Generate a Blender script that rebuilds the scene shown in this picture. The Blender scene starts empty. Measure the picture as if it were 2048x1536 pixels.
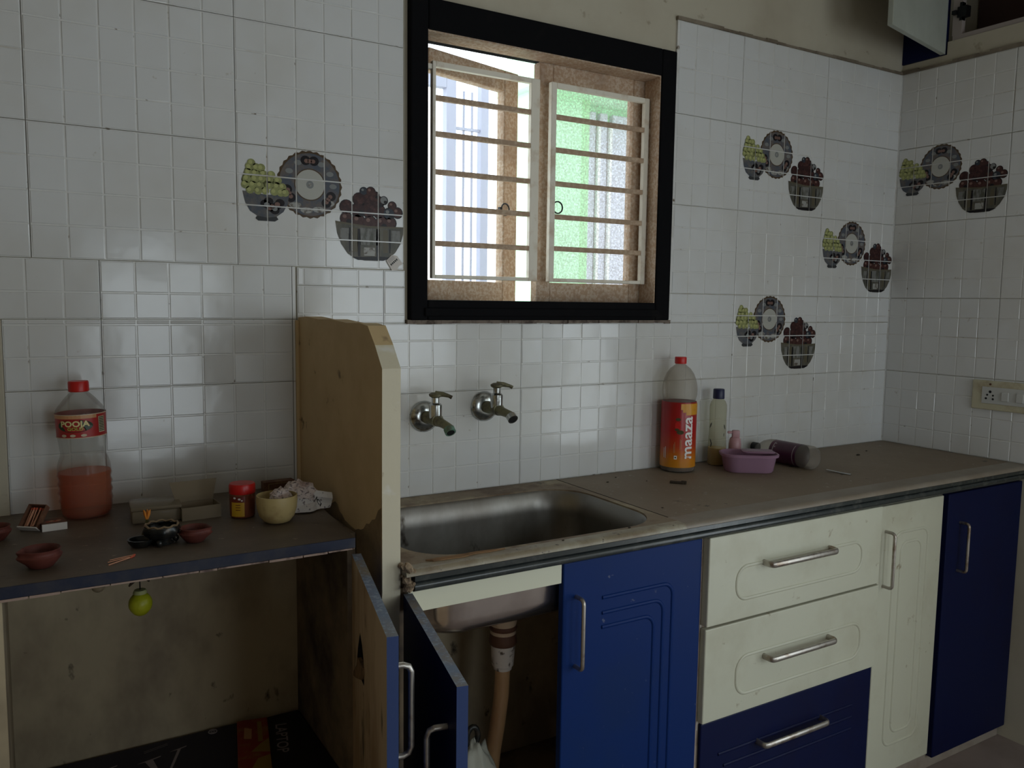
import bpy, bmesh, math, random
from mathutils import Vector, Matrix, noise
R = math.radians
random.seed(11)
sc = bpy.context.scene
col = sc.collection

# ------------------------------------------------------------------ camera
cd = bpy.data.cameras.new('camera')
cam = bpy.data.objects.new('camera', cd)
col.objects.link(cam)
cd.sensor_width = 36.0
cd.lens = 29.034
cd.clip_start = 0.02
YAW, PITCH, ROLL = 0.5433870, -0.0996500, 0.0135619
fw = Vector((math.sin(YAW) * math.cos(PITCH), math.cos(YAW) * math.cos(PITCH), math.sin(PITCH)))
rt = Vector((math.cos(YAW), -math.sin(YAW), 0))
up = rt.cross(fw)
r2 = rt * math.cos(ROLL) + up * math.sin(ROLL)
u2 = -rt * math.sin(ROLL) + up * math.cos(ROLL)
mw = Matrix((r2, u2, -fw)).transposed().to_4x4()
mw.translation = Vector((-0.4417, -1.9359, 1.4488))
cam.matrix_world = mw
sc.camera = cam

# ------------------------------------------------------------------ sky and exposure
W = bpy.data.worlds.new('sky')
sc.world = W
W.use_nodes = True
bg = W.node_tree.nodes['Background']
bg.inputs[0].default_value = (0.84, 0.94, 1.0, 1)
bg.inputs[1].default_value = 6.5
vs = sc.view_settings
vs.view_transform = 'Standard'
vs.look = 'None'
vs.exposure = -0.76
vs.gamma = 1.0
vs.use_curve_mapping = False


def portal(name, loc, rot, sx, sy):
    l = bpy.data.lights.new(name, 'AREA')
    l.shape = 'RECTANGLE'
    l.size, l.size_y = sx, sy
    l.energy = 1.0
    l.cycles.is_portal = True
    o = bpy.data.objects.new(name, l)
    col.objects.link(o)
    o.location = loc
    o.rotation_euler = rot


portal('window_daylight', (0.845, 0.30, 1.79), (R(-90), 0, 0), 0.85, 0.78)
portal('doorway_daylight', (2.95, -2.35, 1.05), (R(90), 0, R(90)), 1.3, 2.1)
portal('rear_right_window_daylight', (1.70, -3.36, 1.45), (R(90), 0, 0), 0.9, 1.1)
portal('rear_window_daylight', (0.275, -3.36, 1.10), (R(90), 0, 0), 0.55, 1.1)

# ------------------------------------------------------------------ constants of the place
XR = 2.3767          # right wall tile face
HC = 0.94            # stone counter top
ZL = 1.003           # left ledge top
CELL = 0.0675
TW, TH = 6 * CELL, 4 * CELL
VL = 1.5234          # left tile grid origin
UR, VR = 0.7567, 1.21   # right tile grid origin
YF = -0.52           # cabinet fronts


# ------------------------------------------------------------------ materials
def sock(n, *names):
    for k in names:
        if k in n.inputs:
            return n.inputs[k]


def mat(name, c, rough=0.5, metal=0.0, spec=0.5, stains=(), bump=None, coat=0.0, alpha=None, stretch=(1, 1, 1)):
    m = bpy.data.materials.new(name)
    m.use_nodes = True
    nt = m.node_tree
    b = nt.nodes['Principled BSDF']
    b.inputs['Roughness'].default_value = rough
    b.inputs['Metallic'].default_value = metal
    sock(b, 'Specular IOR Level', 'Specular').default_value = spec
    if coat:
        sock(b, 'Coat Weight', 'Coat').default_value = coat
    b.inputs['Base Color'].default_value = (*c, 1)
    if stains or bump:
        geo = nt.nodes.new('ShaderNodeNewGeometry')
        mp = nt.nodes.new('ShaderNodeMapping')
        mp.inputs['Scale'].default_value = stretch
        nt.links.new(geo.outputs['Position'], mp.inputs['Vector'])
        last = None
        for (scale, lo, hi, c2, detail) in stains:
            nz = nt.nodes.new('ShaderNodeTexNoise')
            nz.inputs['Scale'].default_value = scale
            nz.inputs['Detail'].default_value = detail
            nz.inputs['Roughness'].default_value = 0.62
            nt.links.new(mp.outputs[0], nz.inputs['Vector'])
            mr = nt.nodes.new('ShaderNodeMapRange')
            mr.inputs['From Min'].default_value = lo
            mr.inputs['From Max'].default_value = hi
            nt.links.new(nz.outputs['Fac'], mr.inputs['Value'])
            mx = nt.nodes.new('ShaderNodeMix')
            mx.data_type = 'RGBA'
            mx.inputs[6].default_value = (*c, 1)
            if last:
                nt.links.new(last, mx.inputs[6])
            mx.inputs[7].default_value = (*c2, 1)
            nt.links.new(mr.outputs[0], mx.inputs[0])
            last = mx.outputs[2]
        if last:
            nt.links.new(last, b.inputs['Base Color'])
        if bump:
            nz = nt.nodes.new('ShaderNodeTexNoise')
            nz.inputs['Scale'].default_value = bump[0]
            nz.inputs['Detail'].default_value = 3
            nt.links.new(mp.outputs[0], nz.inputs['Vector'])
            bp = nt.nodes.new('ShaderNodeBump')
            bp.inputs['Strength'].default_value = bump[1]
            bp.inputs['Distance'].default_value = bump[2] if len(bump) > 2 else 0.01
            nt.links.new(nz.outputs['Fac'], bp.inputs['Height'])
            nt.links.new(bp.outputs[0], b.inputs['Normal'])
    return m


def clear_mat(name, tint, body, opacity, rough=0.08, gloss=0.12, grain=None):
    """thin clear plastic or glass: tinted see-through, some body colour, a glossy skin"""
    m = bpy.data.materials.new(name)
    m.use_nodes = True
    nt = m.node_tree
    nt.nodes.clear()
    out = nt.nodes.new('ShaderNodeOutputMaterial')
    tr = nt.nodes.new('ShaderNodeBsdfTransparent')
    tr.inputs[0].default_value = (*tint, 1)
    df = nt.nodes.new('ShaderNodeBsdfDiffuse')
    df.inputs[0].default_value = (*body, 1)
    gl = nt.nodes.new('ShaderNodeBsdfGlossy')
    gl.inputs['Roughness'].default_value = rough
    m1 = nt.nodes.new('ShaderNodeMixShader')
    m1.inputs[0].default_value = opacity
    nt.links.new(tr.outputs[0], m1.inputs[1])
    nt.links.new(df.outputs[0], m1.inputs[2])
    if grain:
        geo = nt.nodes.new('ShaderNodeNewGeometry')
        nz = nt.nodes.new('ShaderNodeTexNoise')
        nz.inputs['Scale'].default_value = grain[0]
        nz.inputs['Detail'].default_value = 2
        nt.links.new(geo.outputs['Position'], nz.inputs['Vector'])
        mr = nt.nodes.new('ShaderNodeMapRange')
        mr.inputs['From Min'].default_value = 0.35
        mr.inputs['From Max'].default_value = 0.65
        mr.inputs['To Min'].default_value = grain[1]
        mr.inputs['To Max'].default_value = grain[2]
        nt.links.new(nz.outputs['Fac'], mr.inputs['Value'])
        nt.links.new(mr.outputs[0], m1.inputs[0])
    fr = nt.nodes.new('ShaderNodeLayerWeight')
    fr.inputs['Blend'].default_value = gloss
    m2 = nt.nodes.new('ShaderNodeMixShader')
    mm_ = nt.nodes.new('ShaderNodeMath')
    mm_.operation = 'MINIMUM'
    mm_.inputs[1].default_value = 0.30
    nt.links.new(fr.outputs['Fresnel'], mm_.inputs[0])
    nt.links.new(mm_.outputs[0], m2.inputs[0])
    nt.links.new(m1.outputs[0], m2.inputs[1])
    nt.links.new(gl.outputs[0], m2.inputs[2])
    nt.links.new(m2.outputs[0], out.inputs['Surface'])
    return m


BROWN = (0.16, 0.10, 0.05)
M = {}
M['tile'] = mat('glazed_tile', (0.70, 0.71, 0.71), 0.13, spec=0.5,
                stains=[(2.2, 0.45, 0.8, (0.60, 0.58, 0.53), 4), (26, 0.70, 0.80, (0.40, 0.35, 0.28), 3)],
                bump=(9, 0.10, 0.01))
M['groove'] = mat('tile_groove', (0.72, 0.72, 0.70), 0.15,
                  stains=[(5, 0.54, 0.76, (0.46, 0.41, 0.33), 5), (40, 0.66, 0.74, (0.16, 0.12, 0.08), 2)])
M['grout'] = mat('dirty_grout', (0.24, 0.20, 0.15), 0.9, stains=[(8, 0.4, 0.7, (0.10, 0.075, 0.05), 4)])
M['plaster'] = mat('cream_plaster', (0.52, 0.48, 0.38), 0.9,
                   stains=[(2.5, 0.45, 0.75, (0.42, 0.37, 0.28), 5), (14, 0.66, 0.76, (0.28, 0.22, 0.15), 3)], bump=(40, 0.15, 0.004))
M['ochre'] = mat('partition_ochre', (0.62, 0.46, 0.25), 0.75,
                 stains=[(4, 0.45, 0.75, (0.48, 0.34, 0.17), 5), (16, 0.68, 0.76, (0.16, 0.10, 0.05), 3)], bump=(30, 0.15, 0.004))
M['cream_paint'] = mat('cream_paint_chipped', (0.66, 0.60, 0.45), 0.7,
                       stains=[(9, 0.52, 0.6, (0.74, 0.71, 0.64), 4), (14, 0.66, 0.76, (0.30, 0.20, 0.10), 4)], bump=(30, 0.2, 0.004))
M['soot'] = mat('sooty_paint', (0.16, 0.11, 0.06), 0.9, stains=[(12, 0.4, 0.7, (0.30, 0.21, 0.11), 4)])
M['stone'] = mat('dusty_stone', (0.215, 0.162, 0.112), 0.6,
                 stains=[(3, 0.40, 0.75, (0.28, 0.222, 0.158), 5), (60, 0.64, 0.74, (0.34, 0.30, 0.24), 3), (22, 0.68, 0.76, (0.05, 0.04, 0.03), 3)],
                 bump=(90, 0.1, 0.003))
M['stone_sink'] = mat('soiled_sink_stone', (0.25, 0.19, 0.125), 0.6,
                      stains=[(5, 0.42, 0.62, (0.42, 0.36, 0.23), 6), (9, 0.50, 0.64, (0.15, 0.095, 0.052), 6), (45, 0.66, 0.74, (0.06, 0.045, 0.03), 3)],
                      bump=(70, 0.2, 0.004))
M['nosing'] = mat('worn_nosing', (0.27, 0.225, 0.15), 0.4,
                  stains=[(4, 0.45, 0.65, (0.44, 0.42, 0.33), 6), (10, 0.50, 0.66, (0.17, 0.115, 0.065), 6), (60, 0.64, 0.72, (0.07, 0.05, 0.035), 3)])
M['nosing_plain'] = mat('dusty_nosing', (0.215, 0.175, 0.13), 0.42,
                        stains=[(7, 0.42, 0.7, (0.27, 0.235, 0.19), 5)])
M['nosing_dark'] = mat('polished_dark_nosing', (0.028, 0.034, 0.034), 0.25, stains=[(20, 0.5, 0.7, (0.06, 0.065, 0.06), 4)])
M['ledge'] = mat('brown_ledge_laminate', (0.105, 0.078, 0.055), 0.55,
                 stains=[(5, 0.4, 0.7, (0.16, 0.125, 0.09), 5), (18, 0.62, 0.74, (0.06, 0.04, 0.028), 4), (60, 0.68, 0.78, (0.26, 0.22, 0.17), 2)], bump=(60, 0.1, 0.003))
M['ledge_edge'] = mat('navy_edge_band', (0.014, 0.019, 0.042), 0.45, spec=0.3, stains=[(14, 0.45, 0.7, (0.045, 0.042, 0.05), 5)])
M['chip'] = mat('chipped_board_edge', (0.38, 0.27, 0.22), 0.8, stains=[(30, 0.5, 0.62, (0.12, 0.08, 0.07), 3)])
M['blue'] = mat('blue_foil', (0.003, 0.024, 0.130), 0.45, spec=0.15, stains=[(5, 0.5, 0.8, (0.006, 0.026, 0.11), 4), (60, 0.72, 0.8, (0.10, 0.12, 0.2), 2)])
M['navy'] = mat('shaded_blue_foil', (0.003, 0.007, 0.046), 0.45, spec=0.15, stains=[(5, 0.5, 0.8, (0.005, 0.006, 0.034), 4)])  # darker copy of the blue foil, shade put into its colour
M['blue_edge'] = mat('blue_door_edge', (0.035, 0.065, 0.19), 0.32)
M['blue_top'] = mat('dirty_sheen_blue_edge', (0.15, 0.20, 0.30), 0.5, stains=[(9, 0.42, 0.62, (0.24, 0.20, 0.15), 5), (120, 0.5, 0.7, (0.30, 0.36, 0.46), 2)])  # pale blue paints sky sheen along door tops; brown patches are dirt
M['cream'] = mat('cream_foil', (0.60, 0.60, 0.48), 0.4,
                 stains=[(5, 0.5, 0.8, (0.50, 0.48, 0.36), 5), (24, 0.68, 0.78, (0.30, 0.25, 0.15), 3)])
M['cream_clean'] = mat('clean_cream_strip', (0.70, 0.70, 0.55), 0.45)
M['cream_edge'] = mat('pinkish_board_edge', (0.42, 0.34, 0.28), 0.6, stains=[(20, 0.5, 0.7, (0.26, 0.19, 0.15), 3)])
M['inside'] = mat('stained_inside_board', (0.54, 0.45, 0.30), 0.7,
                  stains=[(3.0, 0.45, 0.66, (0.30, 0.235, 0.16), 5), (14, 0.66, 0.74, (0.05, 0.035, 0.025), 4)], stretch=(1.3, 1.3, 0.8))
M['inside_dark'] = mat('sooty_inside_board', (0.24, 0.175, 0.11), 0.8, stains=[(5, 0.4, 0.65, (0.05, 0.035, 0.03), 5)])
M['door_inside'] = mat('water_damaged_door', (0.52, 0.40, 0.26), 0.7,
                       stains=[(5, 0.46, 0.62, (0.32, 0.21, 0.115), 5), (18, 0.60, 0.70, (0.06, 0.04, 0.025), 4)], stretch=(1, 1, 0.3))
M['fibre'] = mat('torn_brown_fibre', (0.26, 0.15, 0.07), 0.9, stains=[(40, 0.4, 0.7, (0.10, 0.06, 0.03), 4)])
M['void'] = mat('dark_hollow', (0.006, 0.005, 0.004), 0.95)
M['steel'] = mat('soiled_steel', (0.27, 0.26, 0.24), 0.36, 0.9, stains=[(5, 0.42, 0.7, (0.15, 0.13, 0.11), 5), (14, 0.66, 0.74, (0.05, 0.04, 0.03), 4)], stretch=(1, 1, 0.6))
M['steel_out'] = mat('sink_outer_steel', (0.72, 0.66, 0.62), 0.20, 0.97, stains=[(6, 0.5, 0.75, (0.52, 0.46, 0.42), 4)])
M['handle'] = mat('worn_handle_steel', (0.50, 0.47, 0.43), 0.35, 0.9, stains=[(30, 0.5, 0.68, (0.26, 0.19, 0.14), 4)])
M['chrome'] = mat('tarnished_chrome', (0.52, 0.54, 0.53), 0.22, 0.95, stains=[(30, 0.5, 0.66, (0.12, 0.10, 0.08), 4)])
M['brass'] = mat('scaled_brass', (0.20, 0.19, 0.11), 0.5, 0.55, stains=[(40, 0.45, 0.65, (0.10, 0.085, 0.06), 4)])
M['verdigris'] = mat('green_scale', (0.14, 0.26, 0.19), 0.7, stains=[(60, 0.45, 0.65, (0.10, 0.12, 0.08), 3)])
M['black_wood'] = mat('black_painted_wood', (0.006, 0.006, 0.007), 0.75, spec=0.06, stains=[(9, 0.6, 0.8, (0.016, 0.014, 0.013), 4)], bump=(30, 0.2, 0.004))
M['brown_wood'] = mat('glare_dusty_brown_wood', (0.46, 0.31, 0.20), 0.8, stains=[(120, 0.42, 0.62, (0.60, 0.48, 0.37), 2), (5, 0.5, 0.75, (0.32, 0.21, 0.14), 4)])  # dusty brown wood, colour lightened to imitate veiling glare
M['grille'] = mat('glare_dusty_cream_grille', (0.84, 0.79, 0.68), 0.7, stains=[(20, 0.5, 0.7, (0.66, 0.55, 0.42), 4)])  # dusty cream, made paler to paint in the window glare
M['bar'] = mat('glare_dusty_brown_bar', (0.44, 0.31, 0.21), 0.8, stains=[(60, 0.45, 0.65, (0.56, 0.43, 0.31), 2)])  # dusty bars, brown raised to carry the same glare
M['sill'] = mat('crumbling_sill', (0.20, 0.16, 0.13), 0.9, stains=[(40, 0.45, 0.65, (0.07, 0.05, 0.04), 4)])
M['black_metal'] = mat('black_metal', (0.012, 0.012, 0.014), 0.4, 0.5)
M['floor'] = mat('floor_stone', (0.30, 0.24, 0.22), 0.5, stains=[(4, 0.4, 0.7, (0.22, 0.17, 0.15), 5)])
M['ceil'] = mat('ceiling_paint', (0.56, 0.53, 0.47), 0.9)
M['room'] = mat('room_paint', (0.58, 0.53, 0.47), 0.9)
M['room_left'] = mat('ochre_room_paint', (0.36, 0.28, 0.18), 0.9)
M['plinth'] = mat('plinth_stone', (0.36, 0.31, 0.26), 0.6, stains=[(6, 0.45, 0.7, (0.24, 0.19, 0.15), 4)])
M['pinkwood'] = mat('pale_loft_frame', (0.34, 0.29, 0.27), 0.7)
M['loft_in'] = mat('loft_interior', (0.09, 0.05, 0.045), 0.8)
M['loft_leaf'] = mat('loft_leaf_inside', (0.42, 0.45, 0.40), 0.6, stains=[(4, 0.45, 0.75, (0.34, 0.36, 0.31), 4)])
M['white'] = mat('white_plastic', (0.66, 0.66, 0.62), 0.4)
M['ivory'] = mat('ivory_plastic', (0.56, 0.53, 0.38), 0.5, stains=[(14, 0.5, 0.72, (0.38, 0.31, 0.2), 4)])
M['switch'] = mat('grey_white_switch', (0.56, 0.57, 0.55), 0.4)
M['black'] = mat('black_hole', (0.006, 0.006, 0.006), 0.9)
M['red'] = mat('red_plastic', (0.55, 0.012, 0.010), 0.35)
M['label_red'] = mat('label_red', (0.42, 0.025, 0.025), 0.4)
M['label_green'] = mat('label_green', (0.012, 0.04, 0.012), 0.4)
M['label_orange'] = mat('label_orange', (0.60, 0.30, 0.14), 0.4)
M['label_cream'] = mat('label_cream', (0.62, 0.50, 0.36), 0.45)
M['label_yellow'] = mat('label_yellow', (0.80, 0.74, 0.35), 0.45)
M['label_lime'] = mat('label_lime', (0.45, 0.50, 0.08), 0.45)
M['white_print'] = mat('white_print', (0.85, 0.82, 0.80), 0.45)
M['black_print'] = mat('black_print', (0.012, 0.012, 0.012), 0.5)
M['pet'] = clear_mat('clear_bottle', (0.90, 0.90, 0.88), (0.60, 0.58, 0.54), 0.10, 0.06, 0.14)
M['pet_dusty'] = clear_mat('dusty_bottle', (0.86, 0.83, 0.78), (0.55, 0.52, 0.48), 0.20, 0.10, 0.16)
M['oil'] = clear_mat('amber_oil', (0.92, 0.36, 0.04), (0.62, 0.15, 0.012), 0.30, 0.1, 0.12)
M['milky'] = clear_mat('milky_bottle', (0.85, 0.85, 0.75), (0.60, 0.58, 0.46), 0.24, 0.15, 0.10)
M['juice'] = mat('yellow_liquid', (0.52, 0.32, 0.02), 0.25)
M['dregs'] = mat('dark_dregs', (0.10, 0.045, 0.015), 0.3)
M['navy_cap'] = mat('navy_cap', (0.010, 0.014, 0.06), 0.4)
M['purple'] = clear_mat('purple_tub_plastic', (0.75, 0.55, 0.70), (0.40, 0.24, 0.34), 0.78, 0.25, 0.12)
M['pink'] = mat('pink_plastic', (0.48, 0.27, 0.29), 0.4)
M['purple_label'] = mat('dark_purple_label', (0.055, 0.008, 0.035), 0.3, stains=[(14, 0.5, 0.7, (0.10, 0.015, 0.05), 3)])
M['clay'] = mat('red_clay', (0.125, 0.028, 0.018), 0.65, stains=[(40, 0.45, 0.7, (0.08, 0.016, 0.012), 3)])
M['clay_dark'] = mat('oil_soaked_clay', (0.06, 0.014, 0.012), 0.5)
M['frost'] = clear_mat('cloudy_box_plastic', (0.80, 0.76, 0.68), (0.32, 0.26, 0.18), 0.5, 0.2, 0.15)
M['mauve'] = mat('dark_mauve_powder', (0.05, 0.022, 0.045), 0.5)
M['jar'] = clear_mat('jar_plastic', (0.8, 0.6, 0.5), (0.34, 0.12, 0.07), 0.55, 0.1, 0.15)
M['powder'] = mat('red_powder', (0.30, 0.08, 0.04), 0.8)
M['mustard'] = mat('mustard_label', (0.62, 0.36, 0.02), 0.5)
M['maroon'] = mat('maroon_print', (0.16, 0.02, 0.012), 0.5)
M['bowl'] = mat('yellowed_plastic_bowl', (0.52, 0.40, 0.18), 0.45, stains=[(30, 0.5, 0.7, (0.40, 0.28, 0.12), 3)])
M['paper'] = mat('printed_newspaper', (0.70, 0.60, 0.56), 0.9,
                 stains=[(14, 0.5, 0.62, (0.50, 0.36, 0.32), 3), (150, 0.56, 0.62, (0.20, 0.16, 0.16), 2)], stretch=(1, 1, 2.2))
M['paper_plain'] = mat('grey_newsprint', (0.72, 0.68, 0.65), 0.9, stains=[(120, 0.60, 0.66, (0.26, 0.22, 0.22), 2)])
M['box_brown'] = mat('brown_match_card', (0.13, 0.055, 0.03), 0.6, stains=[(60, 0.5, 0.7, (0.20, 0.10, 0.05), 2)])
M['box_gold'] = mat('gold_match_border', (0.26, 0.18, 0.09), 0.6)
M['card_white'] = mat('white_card', (0.68, 0.64, 0.60), 0.7)
M['match_wood'] = mat('match_wood', (0.62, 0.30, 0.18), 0.7)
M['match_red'] = mat('match_red', (0.55, 0.10, 0.05), 0.7)
M['iron'] = mat('oily_black_metal', (0.020, 0.022, 0.022), 0.3, 0.6, stains=[(60, 0.5, 0.7, (0.06, 0.05, 0.04), 3)])
M['bead'] = mat('tarnished_gold_rim', (0.28, 0.20, 0.12), 0.45, 0.6)
M['marigold'] = mat('dried_marigold', (0.60, 0.20, 0.02), 0.8)
M['olive'] = mat('olive_stem', (0.06, 0.055, 0.015), 0.8)
M['lime'] = mat('lime_skin', (0.42, 0.44, 0.015), 0.4, bump=(160, 0.2, 0.002))
M['lime_top'] = mat('lime_pale_top', (0.34, 0.36, 0.16), 0.6)
M['pvc'] = mat('aged_pvc', (0.50, 0.36, 0.24), 0.5, stains=[(12, 0.5, 0.7, (0.36, 0.20, 0.10), 4)])
M['pvc_white'] = mat('scaled_white_pvc', (0.60, 0.53, 0.47), 0.7, stains=[(50, 0.58, 0.68, (0.10, 0.07, 0.05), 3)])
M['pipe'] = mat('tan_waste_pipe', (0.46, 0.27, 0.13), 0.45, stains=[(8, 0.45, 0.7, (0.30, 0.15, 0.07), 4)], stretch=(1, 1, 0.3))
M['rust'] = mat('rusty_ring', (0.10, 0.04, 0.02), 0.7)
M['bag'] = clear_mat('pale_plastic_bag', (0.75, 0.78, 0.68), (0.42, 0.42, 0.36), 0.75, 0.3, 0.15)
M['carton'] = mat('dark_navy_carton', (0.012, 0.010, 0.030), 0.5)
M['carton2'] = mat('black_carton', (0.010, 0.008, 0.010), 0.5)
M['silver_print'] = mat('silver_print', (0.36, 0.31, 0.33), 0.5)
M['grey_print'] = mat('grey_print', (0.20, 0.18, 0.20), 0.5)
M['pack_red'] = mat('red_packet', (0.30, 0.025, 0.012), 0.5, stains=[(30, 0.5, 0.7, (0.34, 0.12, 0.02), 3)])
M['pack_gold'] = mat('gold_print', (0.34, 0.20, 0.03), 0.5)
M['scrap'] = mat('charred_scrap', (0.035, 0.022, 0.012), 0.8)
M['peel'] = mat('brown_peel', (0.30, 0.17, 0.08), 0.9, stains=[(30, 0.42, 0.62, (0.14, 0.075, 0.035), 4)])
M['dust'] = mat('plaster_crumbs', (0.34, 0.25, 0.16), 0.95, stains=[(80, 0.45, 0.65, (0.12, 0.08, 0.05), 3)])
# printed fruit motif
M['p_plate'] = mat('print_plate_blue', (0.085, 0.098, 0.125), 0.25, stains=[(40, 0.42, 0.62, (0.15, 0.125, 0.11), 4)])
M['p_edge'] = mat('print_plate_gilt', (0.085, 0.055, 0.03), 0.25)
M['p_pale'] = mat('print_plate_pale', (0.36, 0.36, 0.34), 0.25, stains=[(60, 0.5, 0.62, (0.12, 0.10, 0.08), 3)])
M['p_mid'] = mat('print_plate_centre', (0.46, 0.46, 0.42), 0.25)
M['p_grey'] = mat('print_grey', (0.22, 0.23, 0.23), 0.25)
M['p_black'] = mat('print_black', (0.014, 0.012, 0.014), 0.25)
M['p_rose'] = mat('print_rose', (0.20, 0.12, 0.10), 0.25)
M['p_bowl'] = mat('print_bowl_blue', (0.085, 0.095, 0.115), 0.25, stains=[(50, 0.42, 0.62, (0.14, 0.13, 0.12), 4)])
M['p_foot'] = mat('print_bowl_foot', (0.045, 0.047, 0.05), 0.25)
M['p_grape'] = mat('print_grape', (0.30, 0.32, 0.13), 0.25, stains=[(50, 0.45, 0.65, (0.22, 0.23, 0.10), 3)])
M['p_grape2'] = mat('print_grape_light', (0.42, 0.43, 0.18), 0.25)
M['p_grape3'] = mat('print_grape_shade', (0.09, 0.095, 0.035), 0.25)
M['p_fruit'] = mat('print_dark_fruit', (0.040, 0.017, 0.017), 0.25, stains=[(60, 0.5, 0.68, (0.10, 0.04, 0.035), 3)])
M['p_fruit2'] = mat('print_red_fruit', (0.070, 0.030, 0.026), 0.25, stains=[(90, 0.45, 0.6, (0.05, 0.018, 0.016), 3)])
M['p_fruit3'] = mat('print_blue_fruit', (0.035, 0.042, 0.055), 0.25)
M['p_glass'] = mat('print_glass_bowl', (0.085, 0.083, 0.068), 0.25, stains=[(40, 0.42, 0.62, (0.14, 0.13, 0.10), 4)], stretch=(1, 1, 0.35))
M['p_glass2'] = mat('print_glass_light', (0.20, 0.20, 0.19), 0.25, stains=[(70, 0.45, 0.6, (0.09, 0.09, 0.07), 3)], stretch=(1, 1, 0.35))
M['p_gold'] = mat('print_glass_gold', (0.115, 0.10, 0.065), 0.25)
for k_, m_ in M.items():
    if k_.startswith('p_'):
        sock(m_.node_tree.nodes['Principled BSDF'], 'Specular IOR Level', 'Specular').default_value = 0.18
# outdoors
M['green_wall'] = mat('mint_outdoor_wall', (0.55, 0.90, 0.60), 0.9)
M['green_wall2'] = mat('green_outdoor_trim', (0.45, 0.76, 0.45), 0.9)
M['lilac_wall'] = mat('lilac_shutter', (0.62, 0.63, 0.72), 0.6)
M['white_wall'] = mat('white_outdoor_frame', (0.85, 0.85, 0.85), 0.6)
M['ground'] = mat('outdoor_paving', (0.55, 0.52, 0.48), 0.9)
M['grey_rail'] = mat('blue_grey_railing', (0.34, 0.35, 0.45), 0.6)
M['pane'] = clear_mat('window_glass', (0.96, 0.97, 0.97), (0.6, 0.6, 0.6), 0.05, 0.05, 0.1)
M['dusty_pane'] = clear_mat('dusty_window_glass', (0.92, 0.92, 0.92), (0.62, 0.56, 0.50), 0.3, 0.2, 0.1, grain=(190, 0.16, 0.46))


def gradient_label(name, stops, z0, z1):
    """printed colour bands up the height of a bottle label (in the label's own space)"""
    m = bpy.data.materials.new(name)
    m.use_nodes = True
    nt = m.node_tree
    b = nt.nodes['Principled BSDF']
    b.inputs['Roughness'].default_value = 0.3
    tc = nt.nodes.new('ShaderNodeTexCoord')
    sp = nt.nodes.new('ShaderNodeSeparateXYZ')
    nt.links.new(tc.outputs['Object'], sp.inputs[0])
    mr = nt.nodes.new('ShaderNodeMapRange')
    mr.inputs['From Min'].default_value = z0
    mr.inputs['From Max'].default_value = z1
    nt.links.new(sp.outputs['Z'], mr.inputs['Value'])
    cr = nt.nodes.new('ShaderNodeValToRGB')
    e = cr.color_ramp.elements
    e[0].position, e[0].color = stops[0][0], (*stops[0][1], 1)
    e[1].position, e[1].color = stops[-1][0], (*stops[-1][1], 1)
    for p, c in stops[1:-1]:
        k = e.new(p)
        k.color = (*c, 1)
    nt.links.new(mr.outputs[0], cr.inputs[0])
    nt.links.new(cr.outputs[0], b.inputs['Base Color'])
    return m


M['mango_label'] = gradient_label('red_orange_drink_label',
                                  [(0, (0.60, 0.24, 0.015)), (0.10, (0.62, 0.22, 0.012)), (0.32, (0.50, 0.05, 0.012)), (0.55, (0.42, 0.004, 0.006)), (1, (0.30, 0.004, 0.006))], 0.0, 0.198)
M['mango_yellow'] = mat('mango_yellow_print', (0.66, 0.30, 0.015), 0.3, stains=[(40, 0.45, 0.7, (0.55, 0.22, 0.012), 3)])


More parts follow.
